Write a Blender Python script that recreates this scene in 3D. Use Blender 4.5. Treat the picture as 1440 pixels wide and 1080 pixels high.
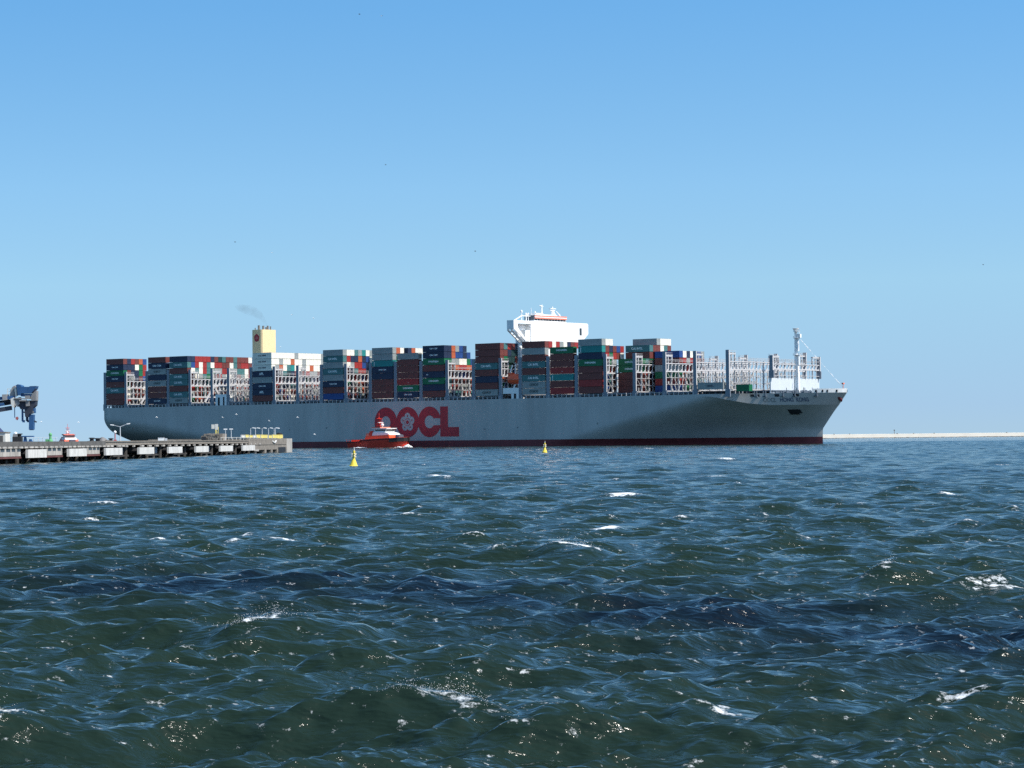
import bpy, bmesh, math, random
import numpy as np
from mathutils import Vector, Matrix

for o in list(bpy.data.objects):
    bpy.data.objects.remove(o)
SC = bpy.context.scene
COL = SC.collection
R = math.radians
random.seed(7)

# ------------------------------------------------------------------ camera
F = 3519.0            # focal length in pixels of the 1440 px wide photograph
EYE = 3.2             # height of the eye over the water
HOR, ROLL = 617.4, 0.0101
cam = bpy.data.cameras.new('camera')
cam.sensor_width = 36.0
cam.lens = 36.0 * F / 1440.0
cam.clip_start, cam.clip_end = 0.5, 90000.0
camo = bpy.data.objects.new('camera', cam)
COL.objects.link(camo)
camo.matrix_world = (Matrix.Translation((0, 0, EYE)) @ Matrix.Rotation(R(90) + math.atan((HOR - 540) / F), 4, 'X')
                     @ Matrix.Rotation(-ROLL, 4, 'Z'))
SC.camera = camo

# ------------------------------------------------------------------ light
SKY0, SKY1, SKYP, SKYS, SKYH = 0.17, 0.83, 2.4, 1.2, 0.487
SUN_EL, SUN_AZ = 50.0, 116.0          # azimuth clockwise from +Y (the view direction)
world = bpy.data.worlds.new('World')
SC.world = world
world.use_nodes = True
wn = world.node_tree
wn.nodes.clear()
sky = wn.nodes.new('ShaderNodeTexSky')
sky.sky_type = 'NISHITA'
sky.sun_disc = False
sky.sun_elevation = R(SUN_EL)
sky.sun_rotation = R(SUN_AZ)
sky.altitude = 0
sky.air_density = 1.0
sky.dust_density = 0.6
sky.ozone_density = 2.0
bg = wn.nodes.new('ShaderNodeBackground')
bg.inputs[1].default_value = 0.145
wo = wn.nodes.new('ShaderNodeOutputWorld')
# the view only spans the lowest ten degrees: look the sky up steeper, so that it deepens as quickly as the real one
wtc = wn.nodes.new('ShaderNodeTexCoord')
wsep = wn.nodes.new('ShaderNodeSeparateXYZ')
wcom = wn.nodes.new('ShaderNodeCombineXYZ')
wn.links.new(wtc.outputs['Generated'], wsep.inputs[0])
def wmath(op, a, b):
    q = wn.nodes.new('ShaderNodeMath')
    q.operation = op
    for i, x in enumerate((a, b)):
        if hasattr(x, 'links'): wn.links.new(x, q.inputs[i])
        else: q.inputs[i].default_value = x
    return q.outputs[0]
zc = wmath('MAXIMUM', wsep.outputs[2], 0.0)
zz = wmath('SUBTRACT', SKY0 + SKY1, wmath('MULTIPLY', SKY1, wmath('POWER', wmath('SUBTRACT', 1.0, zc), SKYP)))
wn.links.new(wsep.outputs[0], wcom.inputs[0])
wn.links.new(wsep.outputs[1], wcom.inputs[1])
wn.links.new(zz, wcom.inputs[2])
wnorm = wn.nodes.new('ShaderNodeVectorMath')
wnorm.operation = 'NORMALIZE'
wn.links.new(wcom.outputs[0], wnorm.inputs[0])
wn.links.new(wnorm.outputs[0], sky.inputs[0])
whs = wn.nodes.new('ShaderNodeHueSaturation')
whs.inputs['Hue'].default_value = SKYH
whs.inputs['Saturation'].default_value = SKYS
wn.links.new(sky.outputs[0], whs.inputs['Color'])
# colour tint by elevation, multiplied into the sky: paler and less blue low down
wramp = wn.nodes.new('ShaderNodeValToRGB')
els = wramp.color_ramp.elements
els[0].position, els[0].color = 0.0, (1.00, 0.77, 0.70, 1)
els[1].position, els[1].color = 0.31, (1.46, 1.155, 0.95, 1)
for p_, c_ in ((0.06, (1.07, 0.823, 0.76, 1)), (0.5, (1.41, 1.21, 1.08, 1)), (0.855, (1.065, 1.14, 1.17, 1))):
    e_ = els.new(p_)
    e_.color = c_
wn.links.new(wmath('MULTIPLY', zc, 5.0), wramp.inputs[0])
wmix = wn.nodes.new('ShaderNodeMixRGB')
wmix.blend_type = 'MULTIPLY'
wmix.inputs['Fac'].default_value = 1.0
wn.links.new(whs.outputs[0], wmix.inputs['Color1'])
wn.links.new(wramp.outputs[0], wmix.inputs['Color2'])
wn.links.new(wmix.outputs[0], bg.inputs[0])
wn.links.new(bg.outputs[0], wo.inputs[0])
sun = bpy.data.lights.new('sun', 'SUN')
sun.energy = 4.2
sun.angle = R(0.5)
sun.color = (1.0, 0.95, 0.87)
suno = bpy.data.objects.new('sun', sun)
COL.objects.link(suno)
SV = Vector((math.sin(R(SUN_AZ)) * math.cos(R(SUN_EL)), math.cos(R(SUN_AZ)) * math.cos(R(SUN_EL)), math.sin(R(SUN_EL))))
suno.rotation_euler = SV.to_track_quat('Z', 'Y').to_euler()
suno.location = (300, 300, 400)
SC.view_settings.view_transform = 'Standard'
SC.view_settings.look = 'None'
SC.view_settings.exposure = 0.5
SC.view_settings.gamma = 1.0
SC.view_settings.use_curve_mapping = False
SC.cycles.use_denoising = False
SC.cycles.sample_clamp_direct = 4.0
SC.cycles.sample_clamp_indirect = 3.0
SC.cycles.caustics_reflective = False
SC.cycles.caustics_refractive = False
SC.cycles.max_bounces = 6
SC.cycles.volume_bounces = 0

# ------------------------------------------------------------------ materials
def new_mat(name):
    m = bpy.data.materials.new(name)
    m.use_nodes = True
    nt = m.node_tree
    return m, nt, nt.nodes['Principled BSDF']

def paint(name, col, rough=0.55, var=0.18, scale=0.6, metal=0.0, stretch=(1, 1, 0.35), rust=0.0, bump=0.0, spec=0.35):
    """painted or natural surface with broad wear and fine grime from object-space noise"""
    m, nt, b = new_mat(name)
    N, L = nt.nodes.new, nt.links.new
    tc = N('ShaderNodeTexCoord')
    mp = N('ShaderNodeMapping')
    mp.inputs['Scale'].default_value = stretch
    L(tc.outputs['Object'], mp.inputs[0])
    n1 = N('ShaderNodeTexNoise')
    n1.inputs['Scale'].default_value = scale
    n1.inputs['Detail'].default_value = 6
    n1.inputs['Roughness'].default_value = 0.65
    L(mp.outputs[0], n1.inputs['Vector'])
    mr = N('ShaderNodeMapRange')
    mr.inputs['From Min'].default_value = 0.3
    mr.inputs['From Max'].default_value = 0.7
    mr.inputs['To Min'].default_value = 1.0 - var
    mr.inputs['To Max'].default_value = 1.0 + var
    L(n1.outputs['Fac'], mr.inputs['Value'])
    mul = N('ShaderNodeVectorMath')
    mul.operation = 'SCALE'
    mul.inputs[0].default_value = col
    L(mr.outputs[0], mul.inputs['Scale'])
    out = mul.outputs[0]
    if rust > 0:
        n2 = N('ShaderNodeTexNoise')
        n2.inputs['Scale'].default_value = scale * 3.1
        n2.inputs['Detail'].default_value = 8
        n2.inputs['Roughness'].default_value = 0.7
        L(mp.outputs[0], n2.inputs['Vector'])
        r2 = N('ShaderNodeMapRange')
        r2.inputs['From Min'].default_value = 0.60
        r2.inputs['From Max'].default_value = 0.72
        r2.inputs['To Max'].default_value = rust
        L(n2.outputs['Fac'], r2.inputs['Value'])
        mx = N('ShaderNodeMixRGB')
        mx.inputs['Color2'].default_value = (0.16, 0.07, 0.035, 1)
        L(r2.outputs[0], mx.inputs['Fac'])
        L(out, mx.inputs['Color1'])
        out = mx.outputs[0]
    L(out, b.inputs['Base Color'])
    b.inputs['Roughness'].default_value = rough
    b.inputs['Metallic'].default_value = metal
    b.inputs['Specular IOR Level'].default_value = spec
    if bump > 0:
        bp = N('ShaderNodeBump')
        bp.inputs['Strength'].default_value = 0.6
        bp.inputs['Distance'].default_value = bump
        L(n1.outputs['Fac'], bp.inputs['Height'])
        L(bp.outputs[0], b.inputs['Normal'])
    return m

M = {
    'hull': paint('hull_grey_paint', (0.41, 0.405, 0.385), 0.5, 0.13, 0.12, stretch=(1, 1, 0.25), rust=0.05),
    'boot': paint('antifouling_red', (0.15, 0.030, 0.034), 0.6, 0.22, 0.25, rust=0.1),
    'logo': paint('logo_red', (0.40, 0.026, 0.038), 0.5, 0.10, 0.2),
    'name': paint('name_navy', (0.10, 0.12, 0.17), 0.5),
    'namepale': paint('name_faded', (0.20, 0.22, 0.22), 0.5),
    'deck': paint('deck_paint', (0.075, 0.10, 0.125), 0.6, 0.2),
    'coaming': paint('coaming_grey', (0.09, 0.115, 0.145), 0.6, 0.2),
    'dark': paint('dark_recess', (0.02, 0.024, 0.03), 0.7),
    'white': paint('white_paint', (0.80, 0.80, 0.78), 0.45, 0.05, 0.5),
    'lash': paint('lashing_bridge_paint', (0.52, 0.505, 0.50), 0.5, 0.10, 0.7, rust=0.25),
    'tower': paint('lashing_tower_grey', (0.20, 0.23, 0.27), 0.55, 0.12, 0.5, rust=0.1),
    'rod': paint('lashing_rod', (0.46, 0.44, 0.41), 0.45, 0.15),
    'funnel': paint('funnel_buff', (0.78, 0.59, 0.32), 0.5, 0.04),
    'soot': paint('sooty_steel', (0.17, 0.16, 0.15), 0.6, 0.3, 1.5),
    'orange': paint('lifeboat_orange', (0.80, 0.11, 0.04), 0.4, 0.08),
    'salmon': paint('orange_trim', (0.75, 0.23, 0.15), 0.5, 0.06),
    'wallgrey': paint('bow_wall_pale_grey', (0.56, 0.60, 0.62), 0.5, 0.06, 0.5),
    'glass': paint('dark_glass', (0.02, 0.025, 0.03), 0.08, 0.05, spec=0.6),
    'tugred': paint('tug_red', (0.68, 0.055, 0.034), 0.42, 0.10, 0.6),
    'black': paint('black_rubber', (0.022, 0.022, 0.024), 0.75, 0.2),
    'yellow': paint('buoy_yellow', (0.80, 0.60, 0.06), 0.5, 0.08, 2.0),
    'conc': paint('pier_concrete', (0.21, 0.185, 0.155), 0.85, 0.35, 0.55, stretch=(1, 1, 1.2), bump=0.05),
    'concd': paint('weathered_deck_edge', (0.105, 0.10, 0.092), 0.85, 0.35, 0.5, stretch=(1, 1, 1.5), bump=0.05),
    'concp': paint('pale_concrete', (0.37, 0.345, 0.31), 0.85, 0.35, 0.7, bump=0.03),
    'fend': paint('fender_panel_white', (0.60, 0.58, 0.54), 0.6, 0.2, 0.8, rust=0.5),
    'steelred': paint('rust_red_beam', (0.13, 0.05, 0.045), 0.8, 0.3),
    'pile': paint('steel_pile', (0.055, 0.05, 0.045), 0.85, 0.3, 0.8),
    'galv': paint('galvanised', (0.55, 0.57, 0.58), 0.4, 0.1, 1.0, metal=0.2),
    'yelp': paint('yellow_rail_paint', (0.70, 0.58, 0.16), 0.6, 0.2, 0.7, rust=0.4),
    'crblue': paint('crane_blue', (0.026, 0.085, 0.20), 0.5, 0.25, 0.7, rust=0.15),
    'crgrey': paint('crane_grey', (0.24, 0.235, 0.23), 0.6, 0.3, 0.9, rust=0.3),
    'crdark': paint('crane_dark', (0.035, 0.042, 0.06), 0.65, 0.3),
    'pale': paint('pale_beige', (0.62, 0.60, 0.54), 0.6, 0.15),
    'green': paint('beacon_green', (0.12, 0.36, 0.16), 0.5, 0.2),
    'stonew': paint('breakwater_pale_concrete', (0.80, 0.73, 0.62), 0.8, 0.07, 0.05, stretch=(1, 1, 1)),
    'stoned': paint('breakwater_wet_foot', (0.13, 0.11, 0.085), 0.9, 0.3, 0.2),
    'gull': paint('gull_white', (0.82, 0.82, 0.80), 0.7, 0.03),
    'gulld': paint('gull_dark', (0.10, 0.11, 0.12), 0.7, 0.05),
    'navyroof': paint('navy_roof', (0.05, 0.06, 0.13), 0.5),
    'pinkish': paint('pinkish_red', (0.40, 0.12, 0.12), 0.5),
}
CC = {   # container paints
    'M': ('maroon', (0.155, 0.044, 0.037)), 'R': ('red', (0.30, 0.030, 0.028)), 'N': ('navy blue', (0.018, 0.030, 0.064)),
    'B': ('bright blue', (0.020, 0.062, 0.21)), 'G': ('green', (0.010, 0.135, 0.058)), 'S': ('slate teal', (0.062, 0.165, 0.165)),
    'T': ('teal', (0.02, 0.21, 0.20)), 'Y': ('grey', (0.27, 0.29, 0.28)), 'W': ('white', (0.74, 0.70, 0.60)),
    'O': ('orange', (0.43, 0.105, 0.045)), 'K': ('dark green', (0.014, 0.042, 0.044)),
}
for k, (nm, c) in CC.items():
    M['c' + k] = paint('container_' + nm.replace(' ', '_'), c, 0.55, 0.16, 0.5, stretch=(0.6, 1, 1.4), rust=0.22 if k != 'W' else 0.12)
M['cW'].node_tree.nodes['Principled BSDF'].inputs['Roughness'].default_value = 0.5

# ------------------------------------------------------------------ mesh builder
class MB:
    def __init__(self):
        self.v, self.f, self.m = [], [], []
    def add(self, verts, faces, mi=0):
        o = len(self.v)
        self.v += [tuple(p) for p in verts]
        self.f += [tuple(i + o for i in q) for q in faces]
        self.m += [mi] * len(faces)
        return self
    def box(self, x0, x1, y0, y1, z0, z1, mi=0):
        v = [(x0, y0, z0), (x1, y0, z0), (x1, y1, z0), (x0, y1, z0), (x0, y0, z1), (x1, y0, z1), (x1, y1, z1), (x0, y1, z1)]
        return self.add(v, [(0, 3, 2, 1), (4, 5, 6, 7), (0, 1, 5, 4), (1, 2, 6, 5), (2, 3, 7, 6), (3, 0, 4, 7)], mi)
    def bar(self, p, q, w, h=None, mi=0):
        p, q = Vector(p), Vector(q)
        h = h or w
        d = (q - p).normalized()
        up = Vector((0, 0, 1)) if abs(d.z) < 0.95 else Vector((1, 0, 0))
        s = d.cross(up).normalized() * w / 2
        u = s.cross(d).normalized() * h / 2
        v = [p - s - u, p + s - u, p + s + u, p - s + u, q - s - u, q + s - u, q + s + u, q - s + u]
        return self.add(v, [(0, 1, 2, 3), (7, 6, 5, 4), (0, 4, 5, 1), (1, 5, 6, 2), (2, 6, 7, 3), (3, 7, 4, 0)], mi)
    def tube(self, p, q, r0, r1=None, n=8, mi=0):
        p, q = Vector(p), Vector(q)
        r1 = r0 if r1 is None else r1
        d = (q - p).normalized()
        up = Vector((0, 0, 1)) if abs(d.z) < 0.95 else Vector((1, 0, 0))
        s = d.cross(up).normalized()
        u = s.cross(d).normalized()
        v, f = [], []
        for i in range(n):
            a = 2 * math.pi * i / n
            e = s * math.cos(a) + u * math.sin(a)
            v += [p + e * r0, q + e * r1]
        for i in range(n):
            j = (i + 1) % n
            f.append((2 * i, 2 * j, 2 * j + 1, 2 * i + 1))
        f.append(tuple(2 * i for i in reversed(range(n))))
        f.append(tuple(2 * i + 1 for i in range(n)))
        return self.add(v, f, mi)
    def lathe(self, c, prof, n=12, mi=0, axis='z'):
        v, f = [], []
        for r, z in prof:
            for i in range(n):
                a = 2 * math.pi * i / n
                e = (r * math.cos(a), r * math.sin(a), z)
                if axis == 'x':
                    e = (z, r * math.cos(a), r * math.sin(a))
                v.append((c[0] + e[0], c[1] + e[1], c[2] + e[2]))
        for k in range(len(prof) - 1):
            for i in range(n):
                j = (i + 1) % n
                f.append((k * n + i, k * n + j, (k + 1) * n + j, (k + 1) * n + i))
        f.append(tuple(reversed(range(n))))
        f.append(tuple((len(prof) - 1) * n + i for i in range(n)))
        return self.add(v, f, mi)
    def ball(self, c, rx, ry, rz, n=10, mi=0):
        prof = []
        v, f = [], []
        k = max(4, n // 2)
        for a in range(k + 1):
            t = math.pi * (a + 0.001) / (k + 0.002)
            for i in range(n):
                b = 2 * math.pi * i / n
                v.append((c[0] + rx * math.sin(t) * math.cos(b), c[1] + ry * math.sin(t) * math.sin(b), c[2] - rz * math.cos(t)))
        for a in range(k):
            for i in range(n):
                j = (i + 1) % n
                f.append((a * n + i, a * n + j, (a + 1) * n + j, (a + 1) * n + i))
        return self.add(v, f, mi)
    def prism(self, poly, d0, d1, plane='xz', mi=0):
        """polygon extruded along the third axis (plane xz -> along y, xy -> z, yz -> x)"""
        n = len(poly)
        def P(a, d):
            return {'xz': (a[0], d, a[1]), 'xy': (a[0], a[1], d), 'yz': (d, a[0], a[1])}[plane]
        v = [P(a, d0) for a in poly] + [P(a, d1) for a in poly]
        f = [tuple(range(n)), tuple(reversed(range(n, 2 * n)))]
        for i in range(n):
            j = (i + 1) % n
            f.append((i, i + n, j + n, j))
        return self.add(v, f, mi)
    def build(self, name, mats, parent=None, smooth=False, loc=None, fix=True):
        me = bpy.data.meshes.new(name)
        me.from_pydata(self.v, [], self.f)
        mats = mats if isinstance(mats, (list, tuple)) else [mats]
        for m in mats:
            me.materials.append(M[m] if isinstance(m, str) else m)
        me.polygons.foreach_set('material_index', self.m)
        if fix:
            bm = bmesh.new()
            bm.from_mesh(me)
            bmesh.ops.recalc_face_normals(bm, faces=bm.faces)
            bm.to_mesh(me)
            bm.free()
        if smooth:
            me.polygons.foreach_set('use_smooth', [True] * len(me.polygons))
        me.update()
        o = bpy.data.objects.new(name, me)
        COL.objects.link(o)
        if parent:
            o.parent = parent
        if loc is not None:
            o.location = loc
        return o

def tag(o, label=None, cat=None, group=None, kind=None):
    if label: o['label'] = label
    if cat: o['category'] = cat
    if group: o['group'] = group
    if kind: o['kind'] = kind
    return o

def empty(name, loc, rz=0.0, label=None, cat=None, group=None):
    o = bpy.data.objects.new(name, None)
    COL.objects.link(o)
    o.location = loc
    o.rotation_euler = (0, 0, rz)
    o.empty_display_size = 0.5
    return tag(o, label, cat, group)

def copy_tree(o, parent=None):
    c = o.copy()
    COL.objects.link(c)
    if parent:
        c.parent = parent
    for ch in list(o.children):
        copy_tree(ch, c)
    return c

def at(px, py, Y):
    """place seen at photo pixel (px, py) when it stands Y metres away"""
    h = HOR - ROLL * (px - 720)
    return Vector(((px - 720) / F * Y, Y, EYE + (h - py) / F * Y))

_fc = {}
def text_mesh(s, size=1.0, ext=0.0):
    cu = bpy.data.curves.new('t', 'FONT')
    cu.body = s
    cu.size = size
    cu.extrude = ext
    cu.resolution_u = 3
    cu.align_x = 'CENTER'
    cu.align_y = 'CENTER'
    cu.offset = 0.03 * size
    t = bpy.data.objects.new('t', cu)
    COL.objects.link(t)
    bpy.context.view_layer.update()
    me = bpy.data.meshes.new_from_object(t.evaluated_get(bpy.context.evaluated_depsgraph_get()))
    bpy.data.objects.remove(t)
    bpy.data.curves.remove(cu)
    return me

# ------------------------------------------------------------------ water
def make_water():
    d2 = 0.0031
    r = list(np.linspace(2.5, 15, 12)) 
    x = 16.0
    while x < 1260:
        r.append(x)
        x += max(0.055, min(x * d2, 0.95))
    while x < 45000:
        r.append(x)
        x *= 1.06
    r = np.array(r, np.float64)
    fine = np.arange(-0.245, 0.2451, 0.00085)
    side = np.concatenate([np.geomspace(0.26, 1.55, 26)])
    th = np.concatenate([-side[::-1], fine, side])
    nr, nt = len(r), len(th)
    RR, TT = np.meshgrid(r, th, indexing='ij')
    X0 = (RR * np.sin(TT)).astype(np.float32)
    Y0 = (RR * np.cos(TT)).astype(np.float32)
    Z = np.zeros_like(X0); DX = np.zeros_like(X0); DY = np.zeros_like(X0)
    JX = np.zeros_like(X0); JY = np.zeros_like(X0); JC = np.zeros_like(X0)
    rng = np.random.RandomState(11)
    n = 230
    lam = np.geomspace(0.26, 24.0, n) * rng.uniform(0.97, 1.03, n)
    lp = 5.0
    a = lam ** 0.62 * np.exp(-0.55 * (lam / lp) ** 2.2)
    a *= (0.46 / 4) / math.sqrt((a * a / 2).sum())
    base = math.atan2(-0.94, 0.34)
    spread = np.where(lam > 6, 0.33, np.where(lam > 2, 0.42, 0.50))
    ang = base + rng.normal(0, 1, n) * spread
    ph = rng.uniform(0, 2 * math.pi, n)
    k = 2 * math.pi / lam
    print('rms slope', math.sqrt(((a * k) ** 2 / 2).sum()))
    cell = np.gradient(r)
    for i in range(n):
        w = np.clip((lam[i] / cell - 2.2) / 2.2, 0, 1)
        w[r < 15.9] = 0
        rows = np.nonzero(w > 0)[0]
        if len(rows) == 0:
            continue
        s = slice(rows[0], rows[-1] + 1)
        wt = (w[s] * a[i]).astype(np.float32)[:, None]
        kx, ky = k[i] * math.cos(ang[i]), k[i] * math.sin(ang[i])
        p = (kx * X0[s] + ky * Y0[s] + ph[i]).astype(np.float32)
        c, sn = np.cos(p), np.sin(p)
        q = np.float32(0.85 if lam[i] > 2.5 else 0.42)
        ux, uy = math.cos(ang[i]), math.sin(ang[i])
        Z[s] += wt * c
        DX[s] -= q * wt * ux * sn
        DY[s] -= q * wt * uy * sn
        kc = wt * q * np.float32(k[i]) * c
        JX[s] -= kc * ux * ux
        JY[s] -= kc * uy * uy
        JC[s] -= kc * ux * uy
    J = (1 + JX) * (1 + JY) - JC * JC
    foam = np.clip((-0.25 - J) / 0.5, 0, 0.7)
    far = np.clip(1 - RR / 900.0, 0, 1).astype(np.float32)
    # single breaking crests, each a ridge of water with a foaming top: metres right, metres away, height, half length, half width, foam
    X1 = X0 + DX; Y1 = Y0 + DY
    crests = [(-0.75, 27.6, 0.34, 1.9, 0.60, 0.5, 0.5), (2.3, 28.3, 0.22, 1.6, 0.5, 0.6, 0.3), (-4.1, 40.3, 0.32, 1.6, 0.7, 0.85, 0.48), (1.6, 66.0, 0.55, 1.8, 1.0, 1.25, 0.75),
              (3.05, 84.0, 0.3, 1.3, 0.9, 1.5, 0.55), (5.7, 131.0, 0.35, 2.0, 1.2, 1.5, 0.8), (-5.8, 200.0, 0.4, 2.6, 1.8, 1.4, 0.9),
              (7.9, 53.8, 0.30, 0.9, 0.6, 0.8, 0.22), (-5.6, 27.2, 0.2, 0.8, 0.4, 0.9, 0.3), (9.6, 50.5, 0.2, 2.0, 0.5, 0.6, 0.6),
              (15.0, 84.0, 0.25, 1.5, 0.8, 0.6, 0.4), (-4.2, 97.0, 0.3, 2.4, 1.0, 0.8, 0.8), (14.5, 180.0, 0.4, 2.2, 1.3, 1.2, 0.8), (21.5, 124.0, 0.3, 1.6, 1.0, 1.0, 0.5),
              (-20.0, 123.0, 0.3, 2.0, 1.1, 0.9, 0.9), (-7.0, 75.0, 0.25, 2.4, 0.9, 0.7, 0.8), (28.0, 330.0, 0.4, 3.0, 2.0, 1.3, 1.2), (50.0, 260.0, 0.4, 2.6, 1.8, 1.2, 0.9),
              (5.3, 30.0, 0.16, 2.6, 0.5, 0.5, 0.5), (-9.0, 66.0, 0.2, 2.0, 0.7, 0.3, 0.5), (9.0, 36.0, 0.2, 2.2, 0.7, 0.0, 0.5), (-1.0, 35.0, 0.12, 2.2, 0.6, 0.0, 0.5)]
    for (cx, cy, h, hl, hw, fo, fl_) in crests:
        u = (X1 - cx) / hl
        v = (Y1 - cy + 0.15 * (X1 - cx)) / hw
        sel = (np.abs(u) < 3) & (v > -4) & (v < 4)
        uu, vv = u[sel], v[sel]
        vv = vv + 0.25 * np.sin(uu * 4 + cx)
        e = np.exp(-uu * uu) * np.where(vv < 0, np.exp(-vv * vv * 0.7), np.exp(-vv * vv * 0.45))
        Z[sel] += (h * e).astype(np.float32)
        DY[sel] -= (0.12 * h * e).astype(np.float32)
        # the foam lies along the actual crest line and trails off behind it
        rs = slice(int(np.searchsorted(r, cy - 1.2 * hw)), int(np.searchsorted(r, cy + 1.2 * hw)) + 1)
        ts = slice(int(np.searchsorted(th, (cx - 2 * hl) / cy)), int(np.searchsorted(th, (cx + 2 * hl) / cy)) + 1)
        yc = np.take_along_axis((Y0 + DY)[rs, ts], np.argmax(Z[rs, ts], 0)[None], 0)[0]
        kk = max(1, len(yc) // 16)
        yc = np.convolve(np.pad(yc, kk, mode='edge'), np.ones(2 * kk + 1) / (2 * kk + 1), 'valid')
        r2 = slice(max(0, rs.start - 60), rs.stop + 60)
        du = ((X0 + DX)[r2, ts] - cx) / fl_
        dv = (Y0 + DY)[r2, ts] - yc[None]
        wv_ = np.where(dv < 0, 0.16 + (0.55 if fo > 1.25 else 0.10) * hw, 0.25 + 0.35 * hw)
        foam[r2, ts] = np.maximum(foam[r2, ts], np.minimum(1.05, fo * np.exp(-1.1 * du ** 2) * np.exp(-(dv / wv_) ** 2)))
    # wind-driven whitecaps in the middle distance
    for q in range(190):
        cy = float(np.exp(rng.uniform(math.log(70), math.log(1050))))
        cx = rng.uniform(-0.22, 0.22) * cy
        hl, hw = rng.uniform(0.2, 0.6) * (cy / 150) ** 0.5, rng.uniform(0.2, 0.4) * (cy / 150) ** 0.3
        if cy > 300:
            hl *= 1.5; hw *= 1.6
        rs = slice(int(np.searchsorted(r, cy - 4 * hw - 1)), int(np.searchsorted(r, cy + 4 * hw + 1)))
        ts = slice(int(np.searchsorted(th, cx / cy - 4 * hl / cy)), int(np.searchsorted(th, cx / cy + 4 * hl / cy)))
        u = (X0[rs, ts] - cx) / hl; v = (Y0[rs, ts] - cy) / hw
        e = np.exp(-u * u - v * v)
        Z[rs, ts] += 0.13 * e
        foam[rs, ts] = np.maximum(foam[rs, ts], rng.uniform(0.2, 0.9) * np.exp(-(u * u) ** 2 - v * v))
    # wind patches across the view: darker blue sky reflection painted into the base colour
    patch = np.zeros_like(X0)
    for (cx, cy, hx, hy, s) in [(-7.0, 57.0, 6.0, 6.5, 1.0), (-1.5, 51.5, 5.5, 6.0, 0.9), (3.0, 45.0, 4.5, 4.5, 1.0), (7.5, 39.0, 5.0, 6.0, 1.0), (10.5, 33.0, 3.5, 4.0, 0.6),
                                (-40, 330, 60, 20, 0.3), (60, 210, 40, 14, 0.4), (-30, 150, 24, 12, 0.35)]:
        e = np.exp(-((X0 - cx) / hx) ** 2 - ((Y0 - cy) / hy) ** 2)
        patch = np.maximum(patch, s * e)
    co = np.empty((nr * nt, 3), np.float32)
    co[:, 0] = (X0 + DX).ravel(); co[:, 1] = (Y0 + DY).ravel(); co[:, 2] = Z.ravel()
    i = np.arange(nr - 1)[:, None] * nt + np.arange(nt - 1)[None, :]
    quads = np.stack([i, i + nt, i + nt + 1, i + 1], -1).reshape(-1, 4)[:, ::-1]
    me = bpy.data.meshes.new('water')
    me.vertices.add(nr * nt)
    me.vertices.foreach_set('co', co.ravel())
    nf = len(quads)
    me.loops.add(nf * 4)
    me.loops.foreach_set('vertex_index', quads.ravel().astype(np.int32))
    me.polygons.add(nf)
    me.polygons.foreach_set('loop_start', np.arange(0, nf * 4, 4, dtype=np.int32))
    me.polygons.foreach_set('loop_total', np.full(nf, 4, np.int32))
    me.update(calc_edges=True)
    me.polygons.foreach_set('use_smooth', np.ones(nf, bool))
    for nm, arr in (('foam', foam), ('gust_tint', patch)):
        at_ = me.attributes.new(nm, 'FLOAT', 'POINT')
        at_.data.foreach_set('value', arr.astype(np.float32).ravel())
    if me.polygons[nf // 2].normal.z < 0:
        me.flip_normals()
    m, nt_, b = new_mat('sea_water')
    N, L = nt_.nodes.new, nt_.links.new
    geo = N('ShaderNodeNewGeometry')
    def noise(scale, detail, rough, stretch=(1, 1, 1), src=None):
        mp = N('ShaderNodeMapping')
        mp.inputs['Scale'].default_value = stretch
        L(geo.outputs['Position'], mp.inputs[0])
        t = N('ShaderNodeTexNoise')
        t.inputs['Scale'].default_value = scale
        t.inputs['Detail'].default_value = detail
        t.inputs['Roughness'].default_value = rough
        L(mp.outputs[0], t.inputs['Vector'])
        return t
    def maprange(src, a0, a1, b0, b1):
        q = N('ShaderNodeMapRange')
        for nm, vv in (('From Min', a0), ('From Max', a1), ('To Min', b0), ('To Max', b1)):
            q.inputs[nm].default_value = vv
        L(src, q.inputs['Value'])
        return q.outputs[0]
    def math_(op, a_, b_):
        q = N('ShaderNodeMath')
        q.operation = op
        for i_, s_ in enumerate((a_, b_)):
            if hasattr(s_, 'links'): L(s_, q.inputs[i_])
            else: q.inputs[i_].default_value = s_
        return q.outputs[0]
    gust_tint = N('ShaderNodeAttribute'); gust_tint.attribute_name = 'gust_tint'
    fo = N('ShaderNodeAttribute'); fo.attribute_name = 'foam'
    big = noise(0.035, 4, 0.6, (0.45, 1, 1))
    tone = math_('ADD', maprange(big.outputs['Fac'], 0.35, 0.7, 0.0, 0.3), math_('MULTIPLY', math_('MULTIPLY', gust_tint.outputs['Fac'], maprange(noise(0.5, 4, 0.6, (0.35, 1, 1)).outputs['Fac'], 0.35, 0.6, 0.4, 1.1)), 1.0))
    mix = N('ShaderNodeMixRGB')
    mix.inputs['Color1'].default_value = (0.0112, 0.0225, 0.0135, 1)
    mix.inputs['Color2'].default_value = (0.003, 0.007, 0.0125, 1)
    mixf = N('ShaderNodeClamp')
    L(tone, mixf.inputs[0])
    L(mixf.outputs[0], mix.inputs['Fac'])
    # foam: the mask broken up by fine noise
    fn = noise(5.5, 8, 0.72, (0.8, 1, 1))
    fa = math_('ADD', fo.outputs['Fac'], maprange(fn.outputs['Fac'], 0.3, 0.7, -1.15, 0.3))
    ff = maprange(fa, 0.0, 0.55, 0.0, 1.0)
    mf = N('ShaderNodeMixRGB')
    mf.inputs['Color2'].default_value = (0.80, 0.82, 0.82, 1)
    L(ff, mf.inputs['Fac']); L(mix.outputs[0], mf.inputs['Color1'])
    L(mf.outputs[0], b.inputs['Base Color'])
    L(maprange(ff, 0, 1, 0.06, 0.8), b.inputs['Roughness'])
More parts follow.
